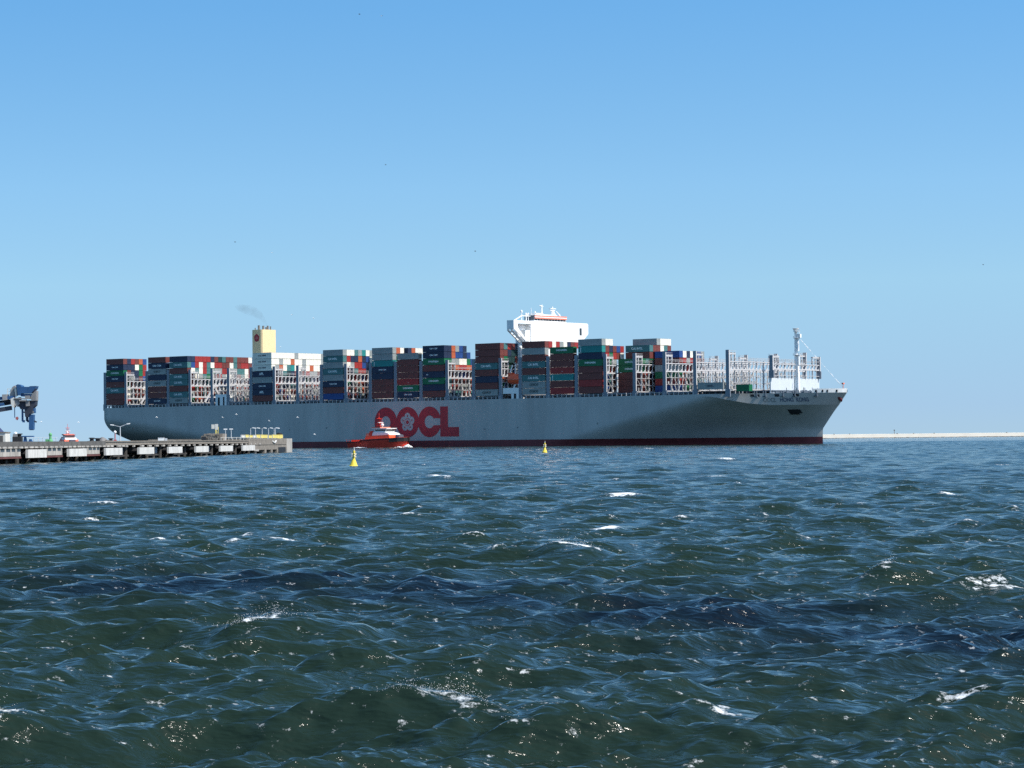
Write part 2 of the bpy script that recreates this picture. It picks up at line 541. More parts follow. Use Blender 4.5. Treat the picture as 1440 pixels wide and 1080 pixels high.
    b.inputs['IOR'].default_value = 1.333
    b.inputs['Specular IOR Level'].default_value = 0.25
    n1 = noise(1.7, 4, 0.55, (0.4, 1, 1))
    n2 = noise(5.5, 3, 0.5, (0.35, 1, 1))
    n2.noise_type = 'RIDGED_MULTIFRACTAL'
    n2.inputs['Offset'].default_value = 0.9
    n2.inputs['Gain'].default_value = 1.4
    n3 = noise(21.0, 3, 0.6, (0.6, 1, 1))
    hsum = math_('ADD', math_('ADD', math_('MULTIPLY', n1.outputs['Fac'], 0.9), math_('MULTIPLY', n2.outputs['Fac'], 0.05)), math_('MULTIPLY', n3.outputs['Fac'], 0.012))
    bp = N('ShaderNodeBump')
    bp.inputs['Distance'].default_value = 0.5
    L(hsum, bp.inputs['Height'])
    bp.inputs['Strength'].default_value = 0.45
    L(bp.outputs[0], b.inputs['Normal'])
    me.materials.append(m)
    o = bpy.data.objects.new('water', me)
    COL.objects.link(o)
    tag(o, 'choppy dark green harbour water with whitecaps', 'sea', kind='structure')
    # thrown spray over the nearest breaking crests
    s = MB()
    rnd = random.Random(5)
    for (cx, cy, hl, cnt) in [(-4.1, 40.1, 0.34, 700), (-0.75, 27.4, 0.30, 800), (1.6, 65.8, 0.4, 400), (7.9, 53.7, 0.16, 160), (-5.6, 27.1, 0.2, 140)]:
        rows = slice(int(np.searchsorted(r, cy - 1.5)), int(np.searchsorted(r, cy + 1.5)))
        zz_ = Z[rows]
        for _ in range(cnt):
            px_ = cx + rnd.gauss(0, hl)
            col_ = min(nt - 1, int(np.searchsorted(th, math.atan2(px_, cy))))
            k_ = int(np.argmax(zz_[:, col_]))
            rr_ = rows.start + k_
            h_ = rnd.expovariate(1 / 0.03) * (1 + 2.0 * math.exp(-((px_ - cx - 0.5 * hl) / (0.5 * hl)) ** 2))
            p = (float(X0[rr_, col_] + DX[rr_, col_]) + rnd.gauss(0, 0.03), float(Y0[rr_, col_] + DY[rr_, col_]) + rnd.gauss(-0.05, 0.08), float(zz_[k_, col_]) + h_ - 0.03)
            q_ = rnd.uniform(0.001, 0.0042) * (cy / 40) ** 0.7
            s.ball(p, q_ * rnd.uniform(0.7, 1.8), q_, q_ * rnd.uniform(0.6, 1.3), n=5)
    tag(s.build('sea_spray', 'gull', smooth=True, fix=False), 'white droplets thrown up from the breaking wave crests', 'spray', kind='stuff')
    return o
make_water()

# ------------------------------------------------------------------ container ship
# ship frame: x forward from the transom, y to port, z up from the waterline
TH = 0.68795464
SX, SY = -178.463782, 1231.42608
BAY, TIER, Z0, ROW, RY0 = 14.836, 2.78, 21.55, 2.5, -28.0
def ship_world(L, y, z=0.0):
    return Vector((SX + L * math.cos(TH) + y * math.sin(TH), SY - L * math.sin(TH) + y * math.cos(TH), z))
def ship_px(L, y):
    w = ship_world(L, y)
    return 720 + F * w.x / w.y, F / w.y
ship = empty('container_ship', (SX, SY, 0), -TH, 'enormous grey container ship with OOCL on its side under way past the pier', 'container ship')

B2, ZDECK, ZTOP = 29.4, 19.0, 20.1
def lerp(x, xs, ys): return float(np.interp(x, xs, ys))
def stem(z): return 389.0 if z < 6 else 389.0 + 11.0 * ((z - 6) / 14.0) ** 1.0
def aft0(z): return 0.0 if z >= 10 else 13.0 * ((10 - z) / 10.0) ** 1.5
def zk(L): return lerp(L, (350, 357, 363, 369, 376, 400), (19.8, 18.9, 17.5, 16.2, 15.5, 15.4))
def half(L, z):
    """half breadth of the hull: parallel sides, flared bow, cut-up stern"""
    le = stem(z)
    zf = min(z, zk(L))
    ls = 272 + 80 * max(0.0, min(1.0, zf / 19.0)) ** 1.05
    b = B2
    if L > ls:
        t = min(1.0, (L - ls) / max(1.0, le - ls))
        p = lerp(zf, (0, 8, 15.5, 19), (1.45, 1.5, 1.62, 1.8))
        q = lerp(zf, (0, 8, 15.5, 19), (1.05, 0.9, 0.72, 0.66))
        b = B2 * max(0.0, 1 - t ** p) ** q
    lf = lerp(z, (0, 3.6, 10.6, 14.6), (100, 88, 44, 0))
    a0 = aft0(z)
    if L < lf:
        fr = lerp(z, (-2, 2, 5, 8, 11, 13, 14.6), (0.25, 0.45, 0.64, 0.82, 0.93, 0.98, 1.0))
        e = (lf - L) / max(1.0, lf - a0)
        b = B2 * (1 - (1 - fr) * max(0, min(1, e)) ** 1.6)
    return b
def hull_strip(name, zs, mat, parent, zfun=None):
    us = np.concatenate([np.linspace(0, 0.25, 34), np.linspace(0.26, 0.66, 18), np.linspace(0.68, 0.985, 60), np.linspace(0.988, 1, 8)])
    m = MB()
    for s in (-1, 1):
        base = len(m.v)
        for zi in zs:
            for u in us:
                z = zi
                if zfun is not None:
                    for _ in range(3):
                        L = aft0(z) + (stem(z) - aft0(z)) * u
                        z = zfun(L, zi)
                L = aft0(z) + (stem(z) - aft0(z)) * u
                m.v.append((L, s * half(L, z), z))
        n = len(us)
        for k in range(len(zs) - 1):
            for i in range(n - 1):
                q = (base + k * n + i, base + k * n + i + 1, base + (k + 1) * n + i + 1, base + (k + 1) * n + i)
                m.f.append(q if s < 0 else q[::-1])
                m.m.append(0)
    n = len(us)
    h = len(zs) * n
    for k in range(len(zs) - 1):                      # transom
        m.f.append((k * n, (k + 1) * n, h + (k + 1) * n, h + k * n))
        m.m.append(0)
    return m.build(name, mat, parent, smooth=True, fix=False)
hull = hull_strip('hull', [i / 15 for i in range(16)], 'hull', ship, zfun=lambda L, t: 2.9 + (min(zk(L), 19.2) - 2.9) * t)
hull_strip('upper_strake', [0, 0.4, 0.8, 1.0], 'hull', hull, zfun=lambda L, t: min(zk(L), 19.2) + (ZTOP - min(zk(L), 19.2)) * t)
hull_strip('antifouling_band', [-3, -1.5, 0, 1.4, 2.9], 'boot', hull)
def side(L, z, out=0.05):
    e = 0.4
    dL = (half(L + e, z) - half(L - e, z)) / (2 * e)
    n = Vector((-dL, -1, 0)).normalized() if True else None
    return Vector((L, -half(L, z), z)) + n * out
def on_side(me_or_mb, L0, z0, out, name, mat, parent):
    """bend a flat outline (x along the ship, y up) onto the starboard plating"""
    o = me_or_mb
    for v in o.vertices:
        v.co = side(L0 + v.co.x, z0 + v.co.y, out + v.co.z)
    o.materials.clear()
    o.materials.append(M[mat])
    ob = bpy.data.objects.new(name, o)
    COL.objects.link(ob)
    ob.parent = parent
    return ob
def flat(polys, n=1):
    """flat mesh from quads/ngons lists of (x, y)"""
    me = bpy.data.meshes.new('f')
    v, f = [], []
    for p in polys:
        f.append(tuple(range(len(v), len(v) + len(p))))
        v += [(a[0], a[1], a[2] if len(a) > 2 else 0.0) for a in p]
    me.from_pydata(v, [], f)
    bm = bmesh.new(); bm.from_mesh(me)
    bmesh.ops.recalc_face_normals(bm, faces=bm.faces)
    bm.to_mesh(me); bm.free()
    return me
def ring(r0, r1, a0, a1, n, cx=0.0, cy=0.0):
    out = []
    for i in range(n):
        a, b = a0 + (a1 - a0) * i / n, a0 + (a1 - a0) * (i + 1) / n
        c = lambda r, t: (cx + r * math.cos(t), cy + r * math.sin(t))
        out.append([c(r0, a), c(r1, a), c(r1, b), c(r0, b)])
    return out
def disc(r, n, cx=0.0, cy=0.0, z=0.0):
    return [[(cx + r * math.cos(2 * math.pi * i / n), cy + r * math.sin(2 * math.pi * i / n), z) for i in range(n)]]
ZL = 10.95                                             # the big company letters
TAU = 2 * math.pi
on_side(flat(ring(2.75, 6.6, 0, TAU, 48)), 183.7, ZL, 0.05, 'letter_O', 'logo', hull)
on_side(flat(ring(0.0, 6.6, 0, TAU, 48)), 196.45, ZL, 0.06, 'letter_O', 'logo', hull)
on_side(flat(ring(2.75, 6.6, R(33), R(327), 40)
             + [[(2.3, 1.5), (2.3, 1.51), (5.53, 3.6), (6.7, 1.5)], [(2.3, -1.5), (6.7, -1.5), (5.53, -3.6), (2.3, -1.51)]]), 209.05, ZL, 0.05, 'letter_C', 'logo', hull)
on_side(flat([[(0, -6.4), (4.4, -6.4), (4.4, 6.5), (0, 6.5)], [(4.4, -6.4), (10.6, -6.4), (10.6, -2.35), (4.4, -2.35)]]), 215.2, ZL, 0.055, 'letter_L', 'logo', hull)
def blossom(sc, L0, z0, parent, out, pale, red):
    pet = []
    for i in range(5):
        a = R(90 + 72 * i)
        pet += disc(1.72 * sc, 18, 2.5 * sc * math.cos(a), 2.5 * sc * math.sin(a), 0.004 * i)
    pet += disc(2.1 * sc, 20, 0, 0, 0.03)
    o = on_side(flat(pet), L0, z0, out, 'plum_blossom', pale, parent)
    on_side(flat(disc(0.85 * sc, 16)), L0, z0, out + 0.06, 'blossom_centre', red, parent)
    on_side(flat(ring(1.5 * sc, 1.72 * sc, 0, TAU, 20)), L0, z0, out + 0.06, 'blossom_ring', red, parent)
    for i in range(5):
        a = R(90 + 72 * i)
        on_side(flat(disc(0.36 * sc, 8, 2.75 * sc * math.cos(a), 2.75 * sc * math.sin(a))), L0, z0, out + 0.06, 'petal_dot', red, parent)
    return o
blossom(0.98, 196.45, ZL, hull, 0.10, 'hull', 'logo')
_LL = np.linspace(340, 399.5, 600)
def bow_station(px, z):
    """station of the starboard bow plating that the photograph shows at column px"""
    return float(np.interp(px, [ship_px(L, -half(L, z))[0] for L in _LL], _LL))
for txt, xa, xb, mt in (('OOCL', 1073, 1091, 'namepale'), ('HONG', 1097, 1115.5, 'name'), ('KONG', 1119.5, 1137, 'name')):
    me = text_mesh(txt, 2.2)
    a_, b_ = bow_station(xa, 17.4), bow_station(xb, 17.4)
    xs = [v.co.x for v in me.vertices]
    f_ = (b_ - a_) / (max(xs) - min(xs))
    for v in me.vertices: v.co.x *= f_
    on_side(me, (a_ + b_) / 2, 17.4, 0.08, 'ship_name', mt, hull)
def on_plate(x0, x1, y0, y1, L0, z0, name, mat, out=0.06, n=4):
    return on_side(flat([[(x0 + (x1 - x0) * i / n, y0), (x0 + (x1 - x0) * (i + 1) / n, y0), (x0 + (x1 - x0) * (i + 1) / n, y1), (x0 + (x1 - x0) * i / n, y1)] for i in range(n)]), L0, z0, out, name, mat, hull)
def bow_plate(xa, xb, z0, z1, name, mat, out=0.06):
    zm = (z0 + z1) / 2
    a_, b_ = bow_station(xa, zm), bow_station(xb, zm)
    return on_plate((a_ - b_) / 2, (b_ - a_) / 2, z0 - zm, z1 - zm, (a_ + b_) / 2, zm, name, mat, out)
for xa, xb in ((1055, 1060.3), (1062.5, 1068), (1089.3, 1095.8), (1115, 1123.5)):
    bow_plate(xa, xb, 18.75, 19.75, 'mooring_port', 'dark')
bow_plate(1108.5, 1126.5, 12.2, 13.7, 'anchor_pocket', 'dark')
bow_plate(1111, 1124, 11.7, 12.3, 'anchor', 'black', 0.3)
on_side(flat([[(0.5 * math.cos(TAU * i / 14), 1.0 * math.sin(TAU * i / 14)) for i in range(14)]]), bow_station(1182, 17.4), 17.4, 0.06, 'bow_emblem', 'boot', hull)
for L0, z0, w in ((240, 7.5, .5), (258, 8, .35), (148, 9, .4), (125, 8.5, .3), (300, 9.2, .3)):
    on_plate(-w, w, -0.3, 0.3, L0, z0, 'hull_mark', 'namepale', n=1)
# deck inside the plating
dl = list(np.linspace(0.4, 350, 40)) + list(np.linspace(352, 398, 40))
m = MB()
poly = [(L, -half(L, 19.0) + 0.35, 18.7) for L in dl] + [(L, half(L, 19.0) - 0.35, 18.7) for L in reversed(dl)]
m.add(poly, [tuple(range(len(poly)))])
m.build('deck', 'deck', ship, fix=True)

# hatch coamings and covers under every bay; stanchions and rails along the side passage
STARTS = [1.56 + i * BAY for i in range(5)] + [86.65 + i * BAY for i in range(11)] + [260.64 + i * BAY for i in range(8)]
def bw(L): return min(28.9, half(min(L + 12.2, 398), 19.0) - 0.5)
for L in STARTS:
    w = bw(L)
    if w < 9: continue
    m = MB().box(L - 0.2, L + 12.4, -w + 3.0, w - 3.0, 18.6, 20.9).box(L - 0.3, L + 12.5, -w + 0.4, w - 0.4, 20.9, 21.35)
    for k in range(5):
        m.box(L + 0.4 + k * 2.8, L + 1.0 + k * 2.8, -w + 0.5, -w + 1.0, 18.7, 20.9)
    m.build('hatch_coaming', 'coaming', ship)
m = MB()
rng = random.Random(3)
for i in range(150):
    L = 3 + i * 2.36
    if 75 < L < 85 or 249 < L < 259.5 or L > 349: continue
    y = -half(L, 19.6) + 0.25
    m.bar((L, y, 20.1), (L, y, 21.2 + (0.2 if rng.random() < 0.4 else 0)), 0.30, 0.22)
    if rng.random() < 0.35:
        m.bar((L, y + 2.2, 19.0), (L + rng.uniform(-.9, .9), y + 2.2, 21.3), 0.35)
    if i % 2 == 0:
        m.bar((L + 0.5, y + 2.4, 18.8), (L + 0.5, y + 2.4, 21.2), 0.5, 0.25)
for z in (20.65, 21.15):
    for a, b in ((2, 75), (85, 249), (259, 350)):
        m.bar((a, -29.15, z), (b, -29.15, z), 0.07)
m.build('side_rail', 'lash', ship)

# lashing bridges: braced frames between the bays, each taller at its outer ends
def lashing_mb(w, ztop=33.2, zb=18.9, outer=37.3, brace=False):
    m = MB()
    n = max(2, int(round(2 * w / 5.0)))
    st = 2 * w / n
    for i in range(n + 1):
        y = -w + st * i
        if i in (0, n): continue
        m.box(-0.3, 0.3, y - 0.125, y + 0.125, zb, ztop)
        m.box(0.2, 0.4, y + st / 2 - 0.07, y + st / 2 + 0.07, zb, 29.4)
        m.box(-1.0, -0.7, y + 1.1, y + 1.4, zb, ztop - 0.8)
    for zz_, h in ((21.7, 0.35), (24.4, 0.16), (27.1, 0.16), (29.6, 0.5), (ztop - 0.45, 0.32), (ztop + 0.6, 0.1), (ztop + 1.1, 0.09)):
        if zz_ < zb: continue
        m.box(-0.5, 0.5, -w + 0.3, w - 0.3, zz_ - h / 2, zz_ + h / 2)
    for i in range(2 * n):                       # walkway level: narrow bays with small gussets
        y = -w + st / 2 * (i + 0.5)
        if i % 2 == 0:
            m.box(0.1, 0.3, -w + st / 2 * (i + 1) - 0.14, -w + st / 2 * (i + 1) + 0.14, 29.9, ztop - 0.6)
        m.box(0.12, 0.28, y + 0.5, y + 1.2, 29.9, 30.5)
        m.box(0.12, 0.28, y - 1.1, y - 0.4, ztop - 1.2, ztop - 0.6)
        m.bar((0.45, y + 1.2, ztop), (0.45, y + 1.2, ztop + 1.15), 0.08)
    for s in (-1, 1):                            # outer towers
        y0, y1 = (-w, -w + 0.6) if s < 0 else (w - 0.6, w)
        m.box(-0.75, 0.75, y0, y1, zb, outer, 1)
        m.box(-1.15, 1.15, y0 + 0.05, y1 - 0.05, zb, zb + 3.0, 1)
        m.box(0.752, 0.80, y0 + 0.05, y1 - 0.05, zb + 3.1, outer - 0.1)
        m.box(-0.3, 0.3, s * (w - 5.2) - 0.18, s * (w - 5.2) + 0.18, ztop, outer - 1.0)
        m.box(-0.25, 0.25, s * (w - 2.8) - 0.16, s * (w - 2.8) + 0.16, ztop - 3, outer - 0.8)
        ya, yb = sorted((s * (w - 5.3), s * (w - 0.4)))
        for zz_, h in ((ztop + 2.6, 0.55), (outer - 0.9, 0.12), (outer - 0.3, 0.09)):
            m.box(-0.45, 0.45, ya, yb, zz_ - h / 2, zz_ + h / 2)
    if brace:
        for a in (-1,):
            c = -w + 15
            m.bar((0.7, c - 6.0, 22.0), (0.7, c, 29.4), 0.75)
            m.bar((0.7, c + 6.0, 22.0), (0.7, c, 29.4), 0.75)
            m.box(0.4, 0.9, -w + 1, -w + 26, 24.1, 24.7)
    return m
def rods_mb(w, seed):
    m = MB()
    rg = random.Random(seed)
    n = int(2 * w / 2.5)
    for i in range(n):
        y = -w + 2.5 * (i + 0.5)
        for zz_ in (21.8, 24.5, 27.2):
            if rg.random() < 0.75:
                s = rg.choice((-1, 1))
                m.bar((0.75, y - s * 0.95, zz_), (0.35, y + s * 0.95, zz_ + 2.5), 0.11)
            if rg.random() < 0.35:
                q = rg.uniform(0.35, 0.9)
                m.box(0.4, 0.75, y - q / 2, y + q / 2, zz_ + 0.1, zz_ + rg.uniform(0.7, 1.6))
    return m
LBS = [1.56 - 1.3 + i * BAY for i in range(6)] + [86.65 - 1.3 + i * BAY for i in range(12)] + [260.64 - 1.3 + i * BAY for i in range(8)]
full_lb = full_rods = None
for i, L in enumerate(LBS):
    w = 29.2
    br = i in (1, 4)
    if L > 360: w = 28.0
    if full_lb is None or br or w < 29:
        o = lashing_mb(w, brace=br).build('lashing_bridge', ['lash', 'tower'], ship, loc=(L, 0, 0))
        if not br and w > 29: full_lb = o
    else:
        o = full_lb.copy(); COL.objects.link(o); o.location = (L, 0, 0)
    tag(rods_mb(w - 0.8, i).build('lashing_gear', 'rod', o), kind='stuff')
o = lashing_mb(17.4, ztop=32.0, zb=26.1, outer=35.0).build('lashing_bridge', ['lash', 'tower'], ship, loc=(376.6, 0, 0))
# breakwater wall on the forecastle
m = MB().box(376.0, 376.5, -17.6, 17.6, 18.8, 26.1)
m.build('wave_breaker', 'wallgrey', ship)
# forecastle gear: winches, bollards, fairleads
for (L, y, r_) in ((382, -8, 1.3), (384, -5, 1.1), (386, -9, 0.9), (383, 6, 1.2), (388, -6, 1.0), (380, -12, 1.1)):
    m = MB().lathe((L, y, 20.3), [(r_ * 0.6, -1.1), (r_ * 0.6, -.9), (r_, -.85), (r_, -.7), (r_ * .5, -.65), (r_ * .5, .6), (r_, .65), (r_, .8)], 10, axis='x')
    m.box(L - 1.2, L + 1.0, y - 1.2, y + 1.2, 18.7, 19.3)
    m.bar((L, y, 20), (L + 0.8, y - 1, 22.2), 0.2)
    m.build('mooring_winch', 'coaming', ship)
for L in (371, 374, 380, 384, 391):
    y = -half(L, 19.5) + 0.6
    MB().tube((L, y, 18.7), (L, y, 21.0), 0.28).tube((L + 1.1, y, 18.7), (L + 1.1, y, 21.0), 0.28).box(L - .4, L + 1.5, y - .4, y + .4, 18.7, 19.0).build('bollard', 'coaming', ship)
# white bulwark round the very tip of the bow, pierced by fairleads
m = MB()
fl = []
ls = np.linspace(390.5, 400.0, 12)
for s in (-1, 1):
    for a, b in zip(ls[:-1], ls[1:]):
        pa, pb = (a, s * half(a, 19.9), 20.1), (b, s * max(half(b, 19.9), 0.05), 20.1)
        m.add([pa, pb, (pb[0] + 0.25, pb[1] * 1.01, 21.7), (pa[0] + 0.2, pa[1] * 1.01, 21.6)], [(0, 1, 2, 3)])
        m.add([(pa[0], pa[1] - s * .2, 20.1), (pb[0], pb[1] - s * .2, 20.1), (pb[0] + 0.2, pb[1] - s * .2, 21.7), (pa[0] + .2, pa[1] - s * .2, 21.6)], [(0, 1, 2, 3)])
    for L in (391.6, 393.6, 395.0, 397.6):
        y = s * (half(L, 19.9) + 0.1)
        fl.append((L - 0.55, L + 0.55, min(y, y - s * 0.5), max(y, y - s * 0.5), 20.35, 21.2))
bow = m.build('bow_bulwark', 'white', ship)
for q in fl: MB().box(*q).build('fairlead', 'dark', bow)
m = MB().tube((398.6, 0, 20), (398.6, 0, 23.6), 0.15).box(398.2, 399.0, -0.5, 0.5, 23.3, 23.9)
m.build('jackstaff', 'salmon', ship)
# foremast
m = MB().tube((377, 0, 18.7), (377, 0, 27.0), 0.85, 0.78, 12).tube((377, 0, 27), (377, 0, 44.6), 0.75, 0.55, 12)
mast = m.build('foremast', 'white', ship)
m = MB().box(377.4, 378.3, -0.55, 0.55, 18.7, 28.5).box(377.4, 378.1, -0.45, 0.45, 28.5, 31.5).tube((378.2, 0, 31.5), (378.2, 0, 35.2), 0.42)
m.tube((377.9, 0, 36.9), (377.9, 0, 43.2), 0.55, 0.45)
m.build('mast_ladder_cage', 'white', mast)
for zz_, r_ in ((35.3, 1.6), (38.2, 0.0), (42.0, 1.4), (44.6, 1.3)):
    if r_:
        q = MB().lathe((377.4, 0, zz_), [(r_, 0), (r_, 0.15), (r_ * 0.9, 0.18)], 12)
        for k in range(8):
            a = TAU * k / 8
            q.bar((377.4 + r_ * .95 * math.cos(a), r_ * .95 * math.sin(a), zz_), (377.4 + r_ * .95 * math.cos(a), r_ * .95 * math.sin(a), zz_ + 0.9), 0.09)
        q.build('mast_platform', 'galv', mast)
MB().box(377.9, 379.3, -0.5, 0.5, 42.2, 43.7).tube((378.6, 0, 43.7), (378.6, 0, 45.2), 0.1).build('mast_light', 'white', mast)
MB().lathe((377, 0, 44.8), [(0.35, 0), (1.2, .9), (1.3, 1.2), (0.9, 1.25)], 10).build('horn', 'white', mast)
m = MB()
p0, p1 = Vector((378.4, 0, 42.2)), Vector((398.4, 0, 22.2))
m.tube(p0, p1, 0.03, n=6)
for a, b in ((0.05, .10), (.12, .22), (.24, .28), (.36, .40), (.58, .60), (.72, .79), (.84, .93)):
    m.tube(p0.lerp(p1, a), p0.lerp(p1, b), 0.13, n=6)  # thicker white lengths: glints along the wire, modelled as shape
m.build('forestay', 'white', ship)

# accommodation tower with the full-width bridge wings
LF = 253.3
m = MB().box(247.6, LF - 0.35, -17.5, 17.5, 18.8, 49.2)
tower = m.build('accommodation_tower', 'white', ship)
# wing box: front wall profile in y-z with sloping underside at both ends
prof = [(-25.6, 53.2), (-25.6, 49.6), (-17.4, 44.5), (17.4, 44.5), (20.5, 44.6), (25.6, 48.6), (25.6, 52.6), (25.0, 53.2)]
m = MB()
m.prism([(-25.6, 53.2), (-25.6, 49.6), (-17.4, 44.5), (-16.6, 44.5), (-22.8, 50.2), (-22.8, 53.2)], 252.9, LF, 'yz')      # starboard frame
m.prism([(-22.8, 53.2), (-22.8, 51.9), (-14.2, 51.9), (-14.2, 53.2)], 252.9, LF, 'yz')
m.prism([(-14.2, 53.2), (-14.2, 44.5), (20.5, 44.55), (25.6, 48.6), (25.6, 52.6), (25.0, 53.2)], 252.9, LF, 'yz')
m.prism([(-22.8, 51.9), (-22.8, 50.2), (-16.6, 44.5), (-14.2, 44.5), (-14.2, 51.9)], 250.6, 250.8, 'yz')          # recess back wall
m.box(250.8, 252.9, -14.4, -14.2, 44.5, 51.9)
m.box(249.6, 250.6, -25.6, 25.6, 52.95, 53.15)
m.prism([(-25.6, 53.2), (-25.6, 49.6), (-25.2, 49.4), (-25.2, 53.2)], 249.6, 252.9, 'yz')                          # end plate
m.prism([(25.6, 53.2), (25.6, 48.6), (25.2, 48.3), (25.2, 53.2)], 249.6, 252.9, 'yz')
m.prism([(-25.2, 52.95), (-25.2, 52.4), (25.2, 52.4), (25.2, 52.95)], 249.6, 252.9, 'yz')
for a, b in ((249.6, 250.2), (251.6, 252.2)):                                                                       # lattice under the wing
    for s in (-1, 1):
        m.prism([(s * 25.6, 49.6), (s * 17.4, 44.5), (s * 17.4, 43.8), (s * 25.6, 48.9)], a, b, 'yz')
for t in (0.15, 0.38, 0.61, 0.84):
    y, zz_ = -25.6 + 8.2 * t, 49.3 - 5.1 * t
    m.box(250.2, 252.9, y - 0.25, y + 0.25, zz_ - 0.25, zz_ + 0.1)
wing = m.build('bridge_wing', 'white', tower)
MB().box(252.6, LF + 0.06, -17.9, -15.2, 44.5, 46.5).box(252.2, 252.6, -17.2, -15.9, 46.5, 49.0).build('wing_door', 'white', wing)
m = MB().box(LF - 0.02, LF + 0.05, 19.4, 20.9, 47.9, 51.0)
m.build('window', 'glass', wing)
# wheelhouse with orange-banded bulwark over a strip of dark windows
m = MB().box(247.4, 252.6, -10.9, 10.9, 53.2, 53.55).box(247.4, 252.6, -10.9, 10.9, 54.3, 55.6)
for k in range(12):
    y = -10.8 + 1.96 * k
    m.box(252.3, 252.6, y - 0.1, y + 0.1, 53.5, 54.3)
m.box(247.5, 252.2, -10.7, 10.7, 53.5, 54.3)
m.box(247.4, 252.6, -10.95, -10.85, 53.2, 55.9)
wh = m.build('wheelhouse', 'white', tower)
MB().box(252.2, 252.34, -10.6, 10.6, 53.5, 54.3).build('window', 'glass', wh)
MB().box(247.3, 252.55, -11.02, -10.88, 53.6, 55.7).build('side_panel', 'coaming', wh)  # dark panel: shade on the white wheelhouse side, put into the colour
m = MB().box(252.6, 253.2, -11.0, 10.8, 54.35, 54.85).box(252.6, 253.2, -11.0, 10.8, 55.25, 55.75)
m.build('orange_band', 'salmon', wh)
MB().box(252.6, 253.15, -11.0, 10.8, 54.85, 55.25).build('white_band', 'white', wh)
MB().box(248.4, 252.0, -9.5, 5.5, 55.6, 56.3).box(249, 252, -9, -4, 56.3, 56.8).build('compass_deck', 'white', wh)
m = MB().tube((250, -2.6, 56), (250, -2.6, 60.6), 0.42, 0.3).box(249.6, 250.4, -3.4, -1.8, 59.8, 60.0).bar((250, -4.2, 60.2), (250, -2.6, 60.2), 0.2)
m.build('signal_mast', 'white', wh)
m = MB().tube((250.5, 4.2, 56), (250.5, 4.2, 58.2), 0.9, 0.7).box(250.0, 251.0, 2.4, 6.0, 58.9, 59.2).bar((250.5, 2.6, 58.3), (250.5, 5.9, 58.3), 0.3)
m.tube((250.5, 4.2, 58.2), (250.5, 4.2, 60.0), 0.28).bar((250.5, 6.8, 55.8), (250.5, 4.6, 58.2), 0.3).bar((252, 8, 55.7), (252, 5, 57.9), 0.25)
m.build('radar_mast', 'white', wh)
for (y, zt, r_) in ((-16.5, 57.2, 0.5), (-13.5, 55.8, 0.7), (-10.0, 58.8, 0.12), (-7.4, 57.2, 0.35), (-12.0, 56.3, 0.4), (9.4, 56.6, 0.3)):
    MB().tube((250.2, y, 53.2), (250.2, y, zt), max(0.12, r_ * 0.4)).ball((250.2, y, zt), r_, r_, r_ * 1.4, 8).build('antenna', 'white', wh)
MB().bar((250.5, -22, 53.2), (250.5, -16.5, 55.6), 0.35).bar((250.5, -16.5, 55.4), (250.5, -10.8, 55.4), 0.3).build('wing_stay', 'white', wh)
# starboard ladder tower beside the accommodation
m = MB()
for zz_ in (33, 36.4, 39.8):
    m.box(253.6, 255.6, -22.6, -17.6, zz_, zz_ + 0.35)
m.bar((254.4, -23.0, 42.2), (254.4, -18.2, 39.6), 0.8).bar((254.4, -17.7, 43.8), (254.4, -19.8, 36.0), 1.0).bar((254.4, -21.6, 39.4), (254.4, -21.2, 33.0), 1.0)
m.bar((254.4, -26, 34.5), (254.4, -26, 28.2), 0.4).bar((254.4, -22.4, 34.5), (254.4, -22.4, 28.2), 0.4).bar((254.4, -26, 31.4), (254.4, -22.4, 31.4), 0.35).bar((254.4, -26, 34.5), (254.4, -22.4, 34.5), 0.3)
m.build('stair_tower', 'white', tower)
def deckhouse(L0, L1, y1, z1, doors, notch):
    m = MB().box(L0, L1, -29.2, y1, 18.8, z1)
    if notch:
        m.box(L0 - 4.6, L0, -29.15, y1, z1 - 2.4, z1)
    d = m.build('deckhouse', 'white', ship)
    for a, b, zt in doors:
        MB().box(a, b, -29.27, -29.1, 18.9, zt).build('doorway', 'dark', d)
    return d
deckhouse(254.6, 259.0, -24.6, 24.6, ((256.0, 257.2, 22.2),), True)
MB().bar((255.5, -28.5, 24.6), (256.2, -28.5, 26.0), 0.5).bar((258.6, -28.5, 24.6), (258.0, -28.5, 26.3), 0.5).build('boat_cradle', 'white', ship)
deckhouse(77.0, 84.2, -24.6, 25.2, ((78.6, 79.8, 23.8), (82.0, 82.9, 24.0)), False)
# funnel on its casing
MB().box(76.8, 83.1, -5.2, 5.2, 18.8, 43.0).build('engine_casing', 'white', ship)
FZ = 55.9
fun = MB().prism([(76.6, -4.6), (82.2, -4.6), (82.9, -4.1), (82.9, 4.6), (76.6, 4.6)], 42.9, FZ, 'xy').build('funnel', 'funnel', ship)
pm = [(79.0, -2.6, .55, 58.0), (80.4, -1.1, .5, 57.8), (80.4, 0.9, .45, 57.2), (80.4, 1.9, .45, 57.9), (81, 3.1, .3, 57.6), (78, -4.0, .25, 56.8), (79, 0.2, .4, 57.3)]
for x, y, r_, zt in pm:
    MB().tube((x, y, FZ - 0.3), (x, y, zt), r_, n=10).build('exhaust_pipe', 'soot', fun)
# funnel badge
pts = []
for i in range(10):
    a = R(90 + 36 * i)
    rr = 2.0 if i % 2 == 0 else 1.72
    pts.append((79.5 + rr * math.cos(a) * 0.95, 52.0 + rr * math.sin(a)))
MB().prism(pts, -4.66, -4.60, 'xz').build('funnel_badge', 'logo', fun)
MB().prism([(79.5 + 0.8 * math.cos(TAU * i / 12), 52.0 + 0.8 * math.sin(TAU * i / 12)) for i in range(12)], -4.70, -4.66, 'xz').build('badge_centre', 'pinkish', fun)

